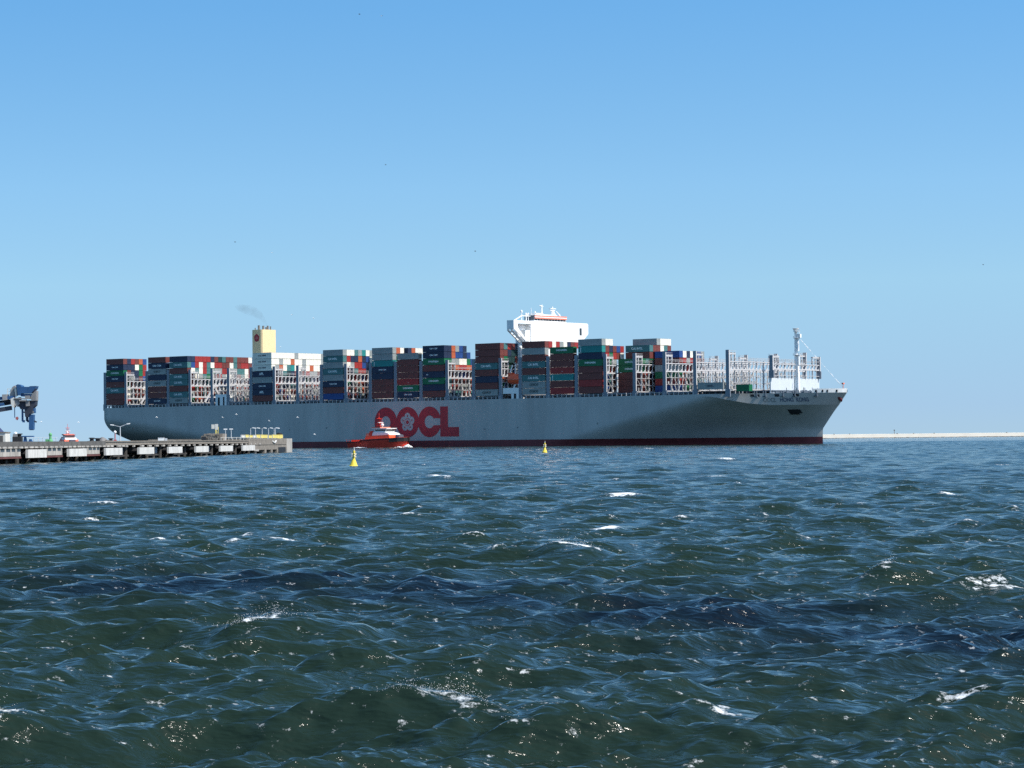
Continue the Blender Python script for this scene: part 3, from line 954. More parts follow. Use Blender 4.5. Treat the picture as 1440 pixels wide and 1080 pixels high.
# lifeboat hanging by the accommodation
lw = ship_world(255.9, -28.0, 26.2)
lb = empty('lifeboat', lw, -TH, 'orange enclosed lifeboat hanging below the bridge on the ship side', 'lifeboat')
secs = [(-4.0, 0.35, 0.9), (-3.6, 1.1, 1.7), (-2, 1.5, 2.05), (0, 1.6, 2.15), (2, 1.5, 2.05), (3.4, 0.9, 1.6), (4.1, 0.15, 0.7)]
m = MB()
n = 16
for (x, w, h) in secs:
    for i in range(n):
        a = TAU * i / n
        m.v.append((x, w * math.cos(a), 2.0 + (h * 1.05 if math.sin(a) > 0 else 0.95 * h) * math.sin(a)))
for k in range(len(secs) - 1):
    for i in range(n):
        j = (i + 1) % n
        m.f.append((k * n + i, k * n + j, (k + 1) * n + j, (k + 1) * n + i)); m.m.append(0)
m.f += [tuple(range(n)), tuple((len(secs) - 1) * n + i for i in reversed(range(n)))]; m.m += [0, 0]
m.build('boat_hull', 'orange', lb, smooth=True)
MB().box(-3.4, -1.2, -0.9, 0.9, 3.7, 4.75).build('cockpit', 'orange', lb)
MB().box(-3.9, 3.7, -1.66, -1.5, 1.9, 2.1).build('rubbing_strake', 'salmon', lb)
MB().bar((-3, 0, 4.2), (-3, 1.8, 8), 0.3).bar((3, 0, 4.0), (3, 1.8, 8), 0.3).build('davit', 'white', lb)

# ------------------------------------------------------------------ containers
def container_mesh(length, name):
    """corrugated box with corner posts, rails and door bars; base at z = 0, doors towards the bow"""
    w, h = 1.219, 2.68
    m = MB()
    hl = length / 2
    n = int(length / 0.34)
    for s in (-1, 1):                                   # corrugated sides
        v, f = [], []
        for i in range(n + 1):
            x = -hl + 0.12 + (length - 0.24) * i / n
            y = s * (w - (0.03 if i % 4 in (0, 1) else 0.075))
            v += [(x, y, 0.14), (x, y, h - 0.1)]
        f = [(2 * i, 2 * i + 2, 2 * i + 3, 2 * i + 1) for i in range(n)]
        m.add(v, f)
        m.box(-hl, hl, min(s * w, s * (w - .12)), max(s * w, s * (w - .12)), 0, 0.15)
        m.box(-hl, hl, min(s * w, s * (w - .1)), max(s * w, s * (w - .1)), h - 0.11, h)
        for e in (-1, 1):
            m.box(min(e * hl, e * (hl - .16)), max(e * hl, e * (hl - .16)), min(s * w, s * (w - .16)), max(s * w, s * (w - .16)), 0.15, h - 0.11)
    m.box(-hl, hl, -w + .12, w - .12, h - 0.06, h - 0.02)
    m.box(-hl, hl, -w + .12, w - .12, 0.02, 0.08)
    m.box(hl - 0.08, hl - 0.04, -w + .16, w - .16, 0.08, h - 0.06)
    m.box(-hl + 0.04, -hl + 0.08, -w + .16, w - .16, 0.08, h - 0.06)
    for y in (-0.85, -0.35, 0.35, 0.85):
        m.box(hl - 0.04, hl - 0.005, y - 0.025, y + 0.025, 0.12, h - 0.1)
    m.box(hl - 0.04, hl - 0.03, -0.02, 0.02, 0.1, h - 0.1, 0)
    o = m.build(name, 'cM')
    me = o.data
    bpy.data.objects.remove(o)
    return me
C40, C45, C20 = container_mesh(12.19, 'shipping_container'), container_mesh(13.72, 'long_shipping_container'), container_mesh(6.06, 'short_shipping_container')
# lettering: text, height, offset along the box, colour; upright in the side plane facing starboard
TXT = {'e': ('EVERGREEN', 0.95, 0, 'white'), 'c': ('CMA CGM', 0.85, 0, 'white'), 'i': ('CAI INTL', 1.25, -0.3, 'white'), 'a': ('APL', 1.5, -0.4, 'white'),
       'm': ('MOL', 0.9, -0.5, 'white'), 'd': ('COSCO', 1.2, 0, 'cK'), 'r': ('OOCL', 1.0, 0, 'cN'), 'w': ('OOCL REEFER', 0.75, 0, 'cN'), 's': ('SEA', 0.6, -3.6, 'white'),
       'v': ('|', 1.9, -4.8, 'white'), 'x': ('.', 1.6, 0.2, 'white'), 'b': ('CMA CGM', 1.15, 0, 'white')}
_tx = {}
def text_for(k):
    if k not in _tx:
        s, size, off, mt = TXT[k]
        me = text_mesh(s, size)
        for v in me.vertices:
            v.co = Vector((v.co.x * 1.12 + off, -1.235, 1.34 + v.co.y))
        me.materials.clear()
        me.materials.append(M[mt])
        _tx[k] = me
    return _tx[k]
ORD = ['', 'first', 'second', 'third', 'fourth', 'fifth', 'sixth', 'seventh', 'eighth', 'ninth', 'tenth', 'eleventh', 'twelfth', 'thirteenth', 'fourteenth', 'fifteenth', 'sixteenth', 'seventeenth', 'eighteenth', 'nineteenth', 'twentieth', 'twenty first', 'twenty second', 'twenty third']
# bays: start, side column from the top down with the lettering beside it, end rows from the top down (columns inwards), name, first row
BAYS = [
    dict(L=1.56, side='MNGNMSMM', txt=' ce ci  '.replace('ce ci', 'cecxi'), ends=['NRMOBMRMNRMNRM', 'NNWGRRMRNMRNMR', 'MNNGRRMMNRMRMN', 'YYNMBMRMNRMRNM'], nm='stern stack', full=23),
    dict(L=1.56 + 2 * BAY, side='MNYNYMMN', txt=' bd d  c', ends=['OWRMNRMNRMNRMS', 'WNRMNSMNRMNRMS', 'NMRMNSMNRMNRMS', 'MMRMNSMNRMNRMS'], nm='second stern stack', full=23),
    dict(L=1.56 + 3 * BAY, side='NSMSSMSY', txt=' i ii id', ends=['NRRRRNMKSMMSMMMWMSMRMM', 'BRWRSWRRMMWSMRRMRMRM', 'WSWRSGYYRRYYSSWMRMRM', 'MWYSGYMRYWWNMSWRMRRM'], nm='third stern stack', full=23),
    dict(L=101.49, side='WWWNYNNM', txt='www axca'.replace('www axca', 'wwwaxca '), ends=['WWWWWYWWWWWWYWWWWWWW', 'WYWWOWWYWWWWYWWWWWWW', 'YOWSTWWYWOWWMWWWMWW', 'NYSKNMNMRYYMYMWYMNR'], nm='stack ahead of the funnel', full=23),
    dict(L=101.49 + 3 * BAY, side='YSYSYNMB', txt=' i i c  ', ends=['WWSYTWYWWYW', 'RNNONBWNRMN', 'WYRRBNMNRMR', 'MNSRRNMNRMN'], nm='fifth side stack', full=23),
    dict(L=101.49 + 4 * BAY, side='YGKKMNMN', txt='        ', ends=['YWYWWOWYWYW', 'YRNMRNMRNMR', 'KNMRNMRNMRN', 'KNMRNMRNMRN'], nm='recessed stack behind sixth', r0=7, full=23),
    dict(L=101.49 + 5 * BAY, side='YYTNNMMM', txt='   c   x'.replace('   c   x', '  vc    '), ends=['OW NOWWWWWMRWW', 'WRMNOWWNRMRWNM', 'WWRNMWRNMRNMRN', 'WRNMRNMRNMRNMR'], nm='sixth side stack', full=23),
    dict(L=101.49 + 6 * BAY, side='YMMMRGN', txt='    xec', ends=['WMRNWMR', 'MRNMRNM', 'NRMMRNM'], nm='seventh side stack', full=16),
    dict(L=101.49 + 7 * BAY, side='NNGMNGNM', txt='cce se  ', ends=['NOYBN', 'NOBBNB', 'GYYWWGBM', 'YMORROOYM'], nm='eighth side stack', full=12, rowh=lambda r: 8 if r <= 5 else 7 if r <= 6 else 6),
    dict(L=101.49 + 9 * BAY, side='MMMSMNMY', txt='   i  xd'.replace('   i  xd', '   i   d'), ends=['SRMNKMRN', 'MNKKMNRM', 'GKKMNRMK', 'GKGKMNRM'], nm='stack behind the bridge', full=12, long=3),
    dict(L=260.64, side='MYMSMSYY', txt='   i idd', ends=['RWRYWNMRWY', 'WOMRNWRYMN', 'ORNMRYMWRN', 'NMRYNMRWMR'], nm='first stack ahead of bridge', full=10),
    dict(L=260.64 + BAY, side='GMMRTMR', txt='e  xv  ', ends=['GMRNWMR', 'KMRNMRN', 'MRNMRNM'], nm='second stack ahead of bridge', full=10),
    dict(L=260.64 + 2 * BAY, side='YTNGMMRM', txt=' v e    ', ends=['WW     ', 'MNMBRSK', 'RGRMWRK', 'MGYGRMR'], nm='third stack ahead of bridge', full=9, rowh=lambda r: 8 if r <= 2 else 7 if r <= 4 else 7 - (r > 6)),
    dict(L=260.64 + 3 * BAY, side='GGMMM', txt='ee   ', ends=[], nm='low green-topped bow stack', r0=3, full=5),
    dict(L=260.64 + 3 * BAY, side='SMGMNMM', txt='i      ', ends=['MRW', 'MRG', 'GMN'], nm='teal-topped bow stack', r0=5, full=7),
    dict(L=260.64 + 3 * BAY, side='YMRMGMNM', txt='        ', ends=['WWWW', 'WSMM', 'RMNM', 'GMNR'], nm='tallest bow stack', r0=7, full=11),
    dict(L=260.64 + 4 * BAY, side='BMYGRB', txt='      ', ends=['WNWNB', 'RYRRM', 'NRMYN'], nm='foremost blue-topped stack', r0=5, full=12),
]
def row_y(r): return RY0 + ROW * r
cand, filler = [], []
PAL = 'MMMMRRNNBGSYYWOK'
rng = random.Random(21)
for b in BAYS:
    r0, H = b.get('r0', 0), len(b['side'])
    for r in range(r0, b['full']):
        h = min(H, b['rowh'](r)) if 'rowh' in b else H
        k = r - r0
        for t in range(h):                                     # tier from the bottom
            top = H - 1 - t
            if k == 0: c, tx = b['side'][top], b['txt'][top]
            else:
                tx = ' '
                e = b['ends'][top] if top < len(b['ends']) else ''
                c = e[k - 1] if k - 1 < len(e) else rng.choice(PAL)
                if c == ' ': continue
            lng = b.get('long', 0) > top
            xl = ship_px(b['L'], row_y(r) - 1.2)[0]
            xr = ship_px(b['L'] + 12.19, row_y(r))[0]
            cand.append(dict(b=b, r=r, k=k, t=t, top=top, c=c, tx=tx, lng=lng, xl=xl, xe=xr, s=ship_px(b['L'], row_y(r))[1]))
def blocked(q):
    """is the forward end hidden by a stack standing further forward?"""
    for b in BAYS:
        if b['L'] > q['b']['L'] + 1 and len(b['side']) > q['t'] and ship_px(b['L'], row_y(b.get('r0', 0)) - 1.2)[0] < q['xe']:
            return True
    if q['b']['L'] < 250 and 724 < q['xe']: return True
    return False
show = []
for q in cand:
    low = q['t'] < (4 if q['r'] > 1 else 5)
    if q['k'] == 0: pri = 100
    elif blocked(q): continue
    elif low: filler.append(q); continue
    else: pri = q['s'] + q['t'] * 0.3
    show.append((pri, q))
show.sort(key=lambda a: -a[0])
filler += [q for p, q in show[298:]]
show = [q for p, q in show[:298]]
def place_container(c, mesh, loc, label, tx=' '):
    o = bpy.data.objects.new('shipping_container', mesh)
    COL.objects.link(o)
    o.location = loc
    o.rotation_euler = (0, 0, -TH)
    o.material_slots[0].link = 'OBJECT'
    o.material_slots[0].material = M['c' + c]
    tag(o, label, 'container', 'containers stacked on the ship')
    if tx != ' ':
        me = text_for(tx)
        l_ = bpy.data.objects.new('lettering', me)
        COL.objects.link(l_)
        l_.parent = o
    return o
SZ = {40: C40, 45: C45}
for q in show:
    b = q['b']
    mesh = C45 if q['lng'] else C40
    w = ship_world(b['L'] + (6.86 if q['lng'] else 6.095), row_y(q['r']), Z0 + TIER * q['t'])
    col = CC[q['c']][0]
    tier = 'top' if q['top'] == 0 else 'bottom' if q['t'] == 0 else ORD[q['top'] + 1] + ' from top'
    if q['k'] == 0:
        let = {' ': '', 'd': 'dark lettered ', 'w': 'dark lettered ', 'v': 'white striped ', 'x': 'white marked '}.get(q['tx'], 'white lettered ')
        lab = f"{let}{col} container, {tier} in the {b['nm']}"
    else:
        lab = f"{col} container end, {tier}, {ORD[q['k']]} column right of {b['nm']}"
    place_container(q['c'], mesh, w, lab, q['tx'])
w = ship_world(349.75 + 6.1, -28.0, Z0 + 0.4)
place_container('Y', C40, w, 'lone grey container with dark lettering on deck between the forward lashing frames', 'r')
w = ship_world(366.3 + 3.03, -25.4, Z0 - 0.6)
place_container('G', C20, w, 'short green container alone on deck just behind the bow wall')
keys = list(CC)
m = MB()
CT = Matrix.Translation((SX, SY, 0)) @ Matrix.Rotation(-TH, 4, 'Z')
for q in filler:
    L, y, z = q['b']['L'], row_y(q['r']), Z0 + TIER * q['t']
    m.box(L, L + 12.15, y - 1.21, y + 1.21, z, z + 2.68, keys.index(q['c']))
    for yy in (-0.85, -0.3, 0.3, 0.85):
        m.box(L + 12.15, L + 12.19, y + yy - 0.03, y + yy + 0.03, z + 0.1, z + 2.6, keys.index(q['c']))
o = m.build('shipping_containers', ['c' + k for k in keys])
o.matrix_world = CT
tag(o, 'mixed colour containers behind the white lashing frames deep in the stacks', 'containers', 'containers stacked on the ship', 'stuff')
print('containers', len(show), 'filler', len(filler))

# ------------------------------------------------------------------ tug
def make_tug(loc, rz, label, wake=True):
    t = empty('tug', loc, rz, label, 'tug')
    st = [(-16.3, 3.9, 2.7), (-15.2, 4.9, 2.7), (-11, 5.4, 2.75), (-7.4, 5.5, 2.9), (-6.6, 5.5, 3.5), (-2, 5.6, 3.7), (4, 5.5, 3.95), (9, 4.8, 4.15), (12.5, 3.5, 4.35), (14.6, 1.9, 4.5), (15.6, 0.25, 4.6)]
    m = MB()
    lev = [-2.5, 0.0, 0.36, 0.7, 1.0]
    for s in (-1, 1):
        base = len(m.v)
        for x, b, z in st:
            for i, l in enumerate(lev):
                zz_ = l if i < 2 else z * l
                fl = [0.72, 0.86, 0.92, 0.98, 1.0][i]
                xx = x - (0.0 if x < 4 else (1 - fl) * (x - 4) * 0.45)
                m.v.append((xx, s * b * fl, zz_))
        for a in range(len(st) - 1):
            for i in range(4):
                q = (base + a * 5 + i, base + (a + 1) * 5 + i, base + (a + 1) * 5 + i + 1, base + a * 5 + i + 1)
                m.f.append(q if s < 0 else q[::-1]); m.m.append(0)
        if s > 0:
            h = len(st) * 5
            for i in range(4):
                m.f.append((i, i + 1, h + i + 1, h + i)); m.m.append(0)
            for a in range(len(st) - 1):
                m.f.append((a * 5 + 4, (a + 1) * 5 + 4, h + (a + 1) * 5 + 4, h + a * 5 + 4)); m.m.append(0)
    hull_ = m.build('hull', 'tugred', t)
    m = MB()                                     # fendering along the gunwale and the heavy bow fender
    for s in (-1, 1):
        for (x0, b0, z0), (x1, b1, z1) in zip(st[:-1], st[1:]):
            m.bar((x0, s * (b0 + .1), z0 * .93), (x1, s * (b1 + .1), z1 * .93), 0.5, 0.35)
        for (x0, b0, z0), (x1, b1, z1) in zip(st[7:-1], st[8:]):
            m.bar((x0, s * (b0 + .05), z0 * .74), (x1, s * (b1 + .05), z1 * .74), 0.5, 1.3)
    m.build('fender', 'black', hull_)
    m = MB()
    for x in (-13, -9, -4, 0, 4):
        m.lathe((x, -5.65, 2.0), [(0.3, -0.15), (0.6, -0.15), (0.6, 0.15), (0.3, 0.15)], 10)
    m = MB().prism([(-6.6, 3.4), (8.8, 3.9), (8.2, 5.9), (-5.8, 5.4)], -4.2, 4.2, 'xz')
    dh = m.build('deckhouse', 'orange', t)
    MB().prism([(-6.4, 5.4), (-4.4, 5.4), (-4.4, 6.8), (-6.0, 6.8)], -3.6, 3.6, 'xz').build('engine_cowl', 'salmon', dh)
    MB().prism([(-2.4, 5.4), (8.3, 5.7), (7.2, 6.7), (4.6, 7.4), (-1.6, 7.4)], -3.5, 3.5, 'xz').build('upper_deckhouse', 'white', t)
    m = MB().box(-2.8, 5.6, -4.25, -4.15, 5.9, 6.5)
    w = MB().prism([(-1.0, 7.4), (5.2, 7.4), (5.7, 9.0), (-1.4, 9.0)], -2.8, 2.8, 'xz').build('wheelhouse', 'white', t)
    MB().prism([(-0.8, 7.75), (5.15, 7.75), (5.5, 8.65), (-1.0, 8.65)], -2.86, 2.86, 'xz').prism([(5.0, 7.75), (5.36, 7.75), (5.68, 8.65), (5.4, 8.65)], -2.6, 2.6, 'xz').build('window', 'glass', w)
    MB().box(-2.4, 6.2, -3.2, 3.2, 9.0, 9.35).build('roof', 'white', w)
    MB().box(-2.4, 2.6, -3.25, 3.25, 9.35, 9.9).build('roof_band', 'salmon', w)
    for s in (-1, 1):
        MB().prism([(-4.4, 5.6), (-2.8, 5.6), (-3.0, 7.9), (-4.2, 7.7)], s * 2.6 - .7, s * 2.6 + .7, 'xz').build('exhaust_stack', 'tugred', t)
    m = MB()
    for s in (-1, 1):
        m.bar((-1.6, s * 0.8, 9.3), (-1.0, s * 0.2, 15.0), 0.16).bar((0.6, s * 0.6, 9.3), (-0.8, s * 0.2, 13.4), 0.14)
    for zz_, w_ in ((10.6, 1.1), (11.8, 1.4), (12.9, 0.8), (14.0, 1.0)):
        m.box(-1.8, 0.3, -w_, w_, zz_, zz_ + 0.14)
    m.tube((-1, 0, 15), (-1, 0, 17.2), 0.09).bar((-1, -1.4, 14.4), (-1, 1.4, 14.4), 0.14)
    mast_ = m.build('mast', 'tugred', t)
    MB().ball((1.6, -0.8, 11.0), 0.75, 0.75, 0.75, 12).tube((1.6, -0.8, 9.3), (1.6, -0.8, 10.4), 0.3).build('satellite_dome', 'white', t, smooth=True)
    MB().box(-0.5, 0.1, -1.5, 1.5, 12.1, 12.4).build('radar', 'white', mast_)
    MB().box(9.8, 11.6, -1.6, 1.6, 3.9, 5.4).tube((10.6, -1.9, 4.9), (10.6, 1.9, 4.9), 0.7).build('towing_winch', 'coaming', t)
    m = MB()
    for s in (-1, 1):
        for x in np.arange(-15.5, -6.8, 1.4):
            m.bar((x, s * 4.9, 2.7), (x, s * 4.9, 3.6), 0.1)
        m.bar((-15.6, s * 4.9, 3.6), (-6.9, s * 4.9, 3.6), 0.1)
    for x in np.arange(-16, -6.9, 1.5):
        m.bar((x, -4.9, 3.6), (x + 0.01, 4.9, 3.6), 0.08)
    m.build('railing', 'tugred', t)
    MB().box(-14, -8, -3.6, 3.6, 2.6, 3.5).build('aft_winch_house', 'orange', t)
    for o in t.children_recursive:
        if o.name.split('.')[0] in ('hull', 'fender', 'railing', 'aft_winch_house', 'towing_winch'): continue
        for v in o.data.vertices:
            if v.co.z > 3.9: v.co.z = 3.9 + (v.co.z - 3.9) * 0.83
            if v.co.x < 0 and v.co.z < 8: v.co.x *= 0.86
    return t
tp = Vector(((535 - 720) / F * 1072.0, 1072.0, 0.0))
tug = make_tug(tp, -TH, 'red tug with white wheelhouse pushing along beside the O of the big hull lettering')
def foam_mesh(pts, seed, name, label, parent_rot):
    """low broken mound of white water: many overlapping small lumps"""
    rg = random.Random(seed)
    m = MB()
    for (x, y, rx, ry, h, n_) in pts:
        for _ in range(n_):
            px, py = x + rg.gauss(0, rx * 0.5), y + rg.gauss(0, ry * 0.5)
            e = math.exp(-((px - x) / rx) ** 2 - ((py - y) / ry) ** 2)
            q = rg.uniform(0.12, 0.34)
            m.ball((px, py, h * e * rg.uniform(0.2, 1.0)), q * 1.5, q, q * 0.8, n=6)
    o = m.build(name, 'gull', smooth=True, fix=False)
    o.location = parent_rot[0]; o.rotation_euler = (0, 0, parent_rot[1])
    return tag(o, label, 'wash', kind='stuff')
foam_mesh([(15.8, -0.5, 1.4, 1.8, 1.3, 150), (14, -4.0, 1.6, 1.0, 0.4, 40), (-7, -6.2, 4, 0.7, 0.25, 60), (-17, 0, 1.5, 2.5, 0.25, 25)], 4, 'bow_wave', 'white wash thrown up round the red tug', (tp, -TH))
tp2 = Vector(((95 - 720) / F * 1500.0, 1500.0, 0.0))
t2 = make_tug(tp2, -1.15, 'second red tug half hidden behind the pier, only cabin and mast showing')

for o in t2.children_recursive:
    if o.name.split('.')[0] in ('wheelhouse', 'roof'):
        o.data.materials[0] = M['pinkish']

# ------------------------------------------------------------------ buoys
def make_buoy(loc, sc, label, tilt):
    b = empty('navigation_buoy', loc, 0.3, label, 'buoy', 'yellow marker buoys')
    b.scale = (sc, sc, sc)
    b.rotation_euler = (tilt, 0.04, 0.3)
    MB().lathe((0, 0, 0), [(0.42, -0.5), (0.54, -0.25), (0.54, 0.12), (0.47, 0.2), (0.17, 0.98), (0.13, 1.0)], 18).build('float', 'yellow', b)
    MB().lathe((0, 0, 0), [(0.16, 0.95), (0.15, 1.9), (0.10, 1.98)], 12).build('mast', 'yellow', b)
    q = MB().bar((-0.3, 0, 1.2), (0.3, 0, 1.62), 0.07, 0.16).bar((-0.3, 0, 1.62), (0.3, 0, 1.2), 0.07, 0.16).bar((0, -0.3, 1.2), (0, 0.3, 1.62), 0.07, 0.16).bar((0, -0.3, 1.62), (0, 0.3, 1.2), 0.07, 0.16)
    q.build('topmark', 'pale', b)
    MB().tube((0, 0, 1.95), (0, 0, 2.4), 0.03).lathe((0, 0, 2.0), [(0.07, 0), (0.08, 0.16), (0.03, 0.2)], 10).build('lantern', 'pale', b)
    return b
make_buoy(Vector(((496 - 720) / F * 308, 308, 0.0)), 1.0, 'yellow conical buoy nearest the camera, in front of the red tug', 0.05)
make_buoy(Vector(((765 - 720) / F * 560, 560, 0.05)), 1.12, 'far yellow conical buoy standing against the red hull band below the bridge', -0.03)

# ------------------------------------------------------------------ pier
PK = 15.0 / 338.0
PA = math.atan2(338.0, 15.0)
PO = Vector((-79.0, 388.0, 0.0))
PX, PYv = Vector((math.cos(PA), math.sin(PA), 0)), Vector((-math.sin(PA), math.cos(PA), 0))
def pu(px, v=0.0):
    """distance along the pier of the point shown at photo column px, v metres in from the face"""
    q = (px - 720) / F
    c = PO + PYv * v
    return (q * c.y - c.x) / (PX.x - q * PX.y)
def pw(u, v, z): return PO + PX * u + PYv * v + Vector((0, 0, z))
def pz(px, py, v=0.0):
    Y = pw(pu(px, v), v, 0).y
    return EYE + (HOR - ROLL * (px - 720) - py) / F * Y
RZP = PA
pier = empty('pier', PO, RZP, 'long weathered concrete pier on dark piles with white fender panels', 'pier')
UE = pu(411)
m = MB().box(-130, 77, 0, 26, 2.78, 3.58, 0)
m.box(77, UE - 55, 0.15, 26, 2.85, 3.42, 1).box(77, UE - 55, 0.0, 0.6, 3.42, 3.62, 1)
m.build('deck_slab', ['concd', 'conc'], pier)
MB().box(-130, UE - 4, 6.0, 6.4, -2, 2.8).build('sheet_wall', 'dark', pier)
k = 0
u = -36.0
rg = random.Random(12)
while u < 92:
    l = rg.uniform(2.2, 2.8)
    if u < 70 or rg.random() < 0.5:
        MB().box(u, u + l, -0.12, 0.25, 2.5, 2.78).build('edge_block', 'concp', pier)
    u += 3.55
for u in np.arange(96, UE - 60, 7.7):
    l = rg.uniform(0.8, 3.0)
    MB().box(u, u + l, -0.1, 0.3, 2.42, 2.75).build('edge_block', 'concp', pier)
FP = [(32.5, 58.8), (90.7, 115.4), (143, 166), (190, 211), (232, 251), (270.5, 288), (305, 322.6), (337, 354)]
fu = [(pu(a), pu(b)) for a, b in FP]
for a, b in fu:
    mid = (a + b) / 2
    m = MB().box(a, mid - 0.06, -0.75, -0.35, 0.95, 2.3).box(mid + 0.06, b, -0.75, -0.35, 0.95, 2.3).box(a, b, -0.36, -0.3, 1.0, 2.25)
    f_ = m.build('fender_panel', 'fend', pier)
    MB().tube((a + 2, -0.3, 1.6), (a + 2, 5.9, 1.6), 0.5).tube((b - 2, -0.3, 1.6), (b - 2, 5.9, 1.6), 0.5).box(a + 2, b - 2, 0.5, 0.8, 1.4, 1.8).build('rubber_buffer', 'black', f_)
gaps = [(-130, fu[0][0] - 0.8)] + [(fu[i][1] + 0.8, fu[i + 1][0] - 0.8) for i in range(2)]
for a, b in gaps:
    MB().box(a, b, 0.3, 0.7, 1.25, 2.4).build('face_panel', 'concp', pier)
    MB().box(a, b, 0.2, 0.75, 0.9, 1.2).build('waling_beam', 'steelred', pier)
for i in range(2, 7):
    a, b = fu[i][1] + 0.8, fu[i + 1][0] - 0.8
    MB().box(a, b, 1.6, 2.0, 1.0, 2.3).build('face_panel', 'tower', pier)
    MB().box(a, b, 1.2, 1.6, 0.55, 0.9).build('waling_beam', 'pile', pier)
for u in np.arange(-8, UE - 64, 7.3):
    rr = 0.34 + 0.1 * rg.random()
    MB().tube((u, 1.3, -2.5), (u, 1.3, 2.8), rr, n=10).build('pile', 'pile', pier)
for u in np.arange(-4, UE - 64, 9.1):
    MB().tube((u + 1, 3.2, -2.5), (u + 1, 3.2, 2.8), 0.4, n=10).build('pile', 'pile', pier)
# heavier block at the pier head
uh = pu(354)
m = MB().box(uh - 6, UE - 3, 0.0, 26, 2.35, 4.02).box(uh + 2, UE - 3, 0.12, 26, 1.0, 2.35)
m.build('pier_head', 'conc', pier)
for px in (358, 372, 381, 389, 395):
    u = pu(px)
    MB().box(u, u + 3.2, 0.1, 1.6, -2.0, 1.0).build('head_pillar', 'conc', pier)
MB().prism([(UE - 14, -0.15), (UE - 3, -0.2), (UE, 1.8), (UE, 26), (UE - 14, 26)], -1.0, 4.0, 'xy').build('head_nose', 'concp', pier)  # paler than the head: the sunlit look of this corner put into its colour
MB().box(pu(391), pu(401), 0.0, 0.35, 0.2, 1.6).build('head_opening', 'dark', pier)
MB().box(pu(357), pu(362), -0.25, 0.1, 0.7, 1.2).build('mooring_bracket', 'concp', pier)
m = MB()
for i in range(7):
    a0_, a1_ = R(200 + 22 * i), R(222 + 22 * i)
    c = (pu(384.5), 3.4)
    m.bar((c[0] + 3.4 * math.cos(a0_), -0.15, c[1] + 0.55 * math.sin(a0_) + 0.1), (c[0] + 3.4 * math.cos(a1_), -0.15, c[1] + 0.55 * math.sin(a1_) + 0.1), 0.25, 0.25)
m.build('hanging_hose', 'white', pier)
# railing along the far edge
m = MB()
for u in np.arange(-60, 150, 4.0):
    m.bar((u, 25.6, 3.4), (u, 25.6, 4.55), 0.10)
for z in (4.0, 4.5):
    m.bar((-60, 25.6, z), (150, 25.6, z), 0.07)
m.build('railing', 'galv', pier)
m = MB()
for u in np.arange(pu(313), UE - 65, 6.0):
    m.bar((u, 0.5, 3.5), (u, 0.5, 4.35), 0.12)
m.bar((pu(313), 0.5, 4.3), (UE - 65, 0.5, 4.3), 0.08)
m.build('railing', 'pale', pier)

def thing(name, u, v, z, label, cat, group=None, rz=0.0):
    return empty(name, pw(u, v, z), RZP + rz, label, cat, group)
# yellow barrier panels along the pier head
for i, (a, b, mt, h) in enumerate(((342, 347, 'pale', 0.85), (347.6, 352.5, 'yelp', .9), (353.2, 358, 'yelp', .8), (358.6, 362, 'pale', .85), (362.8, 368.6, 'yelp', .95), (369.2, 378.6, 'yelp', 0.95), (380, 385, 'yelp', .85), (385.4, 400, 'yelp', 1.0))):
    ua, ub = pu(a), pu(b)
    lab = ['cream barrier panel where the yellow row on the pier head begins', 'narrow yellow barrier panel, second in the row on the pier head', 'yellow barrier panel third in the row, lowest of the pier head', 'short cream barrier panel between yellow ones on the pier head',
           'yellow barrier panel just right of the short cream one', 'long yellow barrier panel in the middle of the pier head row', 'short yellow barrier panel beside the longest one', 'longest yellow barrier panel at the seaward end of the pier'][i]
    t = thing('barrier_panel', ua, 0.6, 4.02, lab, 'barrier', 'barrier panels on the pier head')
    L_ = ub - ua
    MB().box(0, L_, 0, 0.14, 0.12, h).box(0, L_, -0.05, 0.2, h, h + 0.08).build('panel', mt, t)
    q = MB()
    MB().box(0, 0.16, -0.06, 0.2, 0, h).build('post', 'galv', t)
    MB().box(L_ - 0.16, L_, -0.06, 0.2, 0, h).build('post', 'galv', t)
# lamps
def hook_lamp(px, py_top, arm, label, v=3.0, t_head=False):
    u = pu(px, v); zt = pz(px, py_top, v)
    t = thing('street_lamp', u, v, 4.0 if u > uh - 6 else 3.5, label, 'lamp', 'slender lamps along the pier end', rz=-PA + 0.0)
    h = zt - (4.0 if u > uh - 6 else 3.5)
    MB().tube((0, 0, 0), (0, 0, h), 0.11, 0.08, 8).build('pole', 'galv', t)
    if t_head:
        MB().bar((-0.45, 0, h), (0.45, 0, h), 0.2, 0.28).build('lamp_head', 'white', t)
    else:
        MB().bar((0, 0, h), (arm * 0.5, 0, h + 0.12), 0.1).build('arm', 'galv', t)
        MB().prism([(arm * 0.35, h + 0.05), (arm * 1.05, h - 0.1), (arm * 1.05, h + 0.15), (arm * 0.35, h + 0.27)], -0.22, 0.22, 'xz').build('lamp_head', 'white', t)
hook_lamp(316.5, 603.6, 0, 'short T-headed lamp nearer the brown rubble block on the pier', 5.0, True)
hook_lamp(324.5, 603.4, 0, 'short T-headed lamp standing left of the yellow barriers', 5.0, True)
for i, (px, a) in enumerate(((351.8, 1.4), (358.6, 1.2), (368, 1.2), (377, 1.2), (384.8, 1.3), (386.6, 1.2))):
    hook_lamp(px, 602.4, a, ['leftmost hook-armed lamp above the yellow barriers', 'second hook-armed lamp from left above the yellow barriers', 'third hook-armed lamp, behind the middle yellow barrier',
                             'hook-armed lamp alone left of the close-set pair', 'left lamp of the close-set pair near the pier tip', 'right lamp of the close-set pair near the pier tip'][i], 3.0 + 0.4 * i)
u = pu(168.5, 12)
t = thing('street_lamp', u, 12, 3.5, 'tall twin-armed lamp post on the pier in front of the ship stern', 'lamp', rz=-PA)
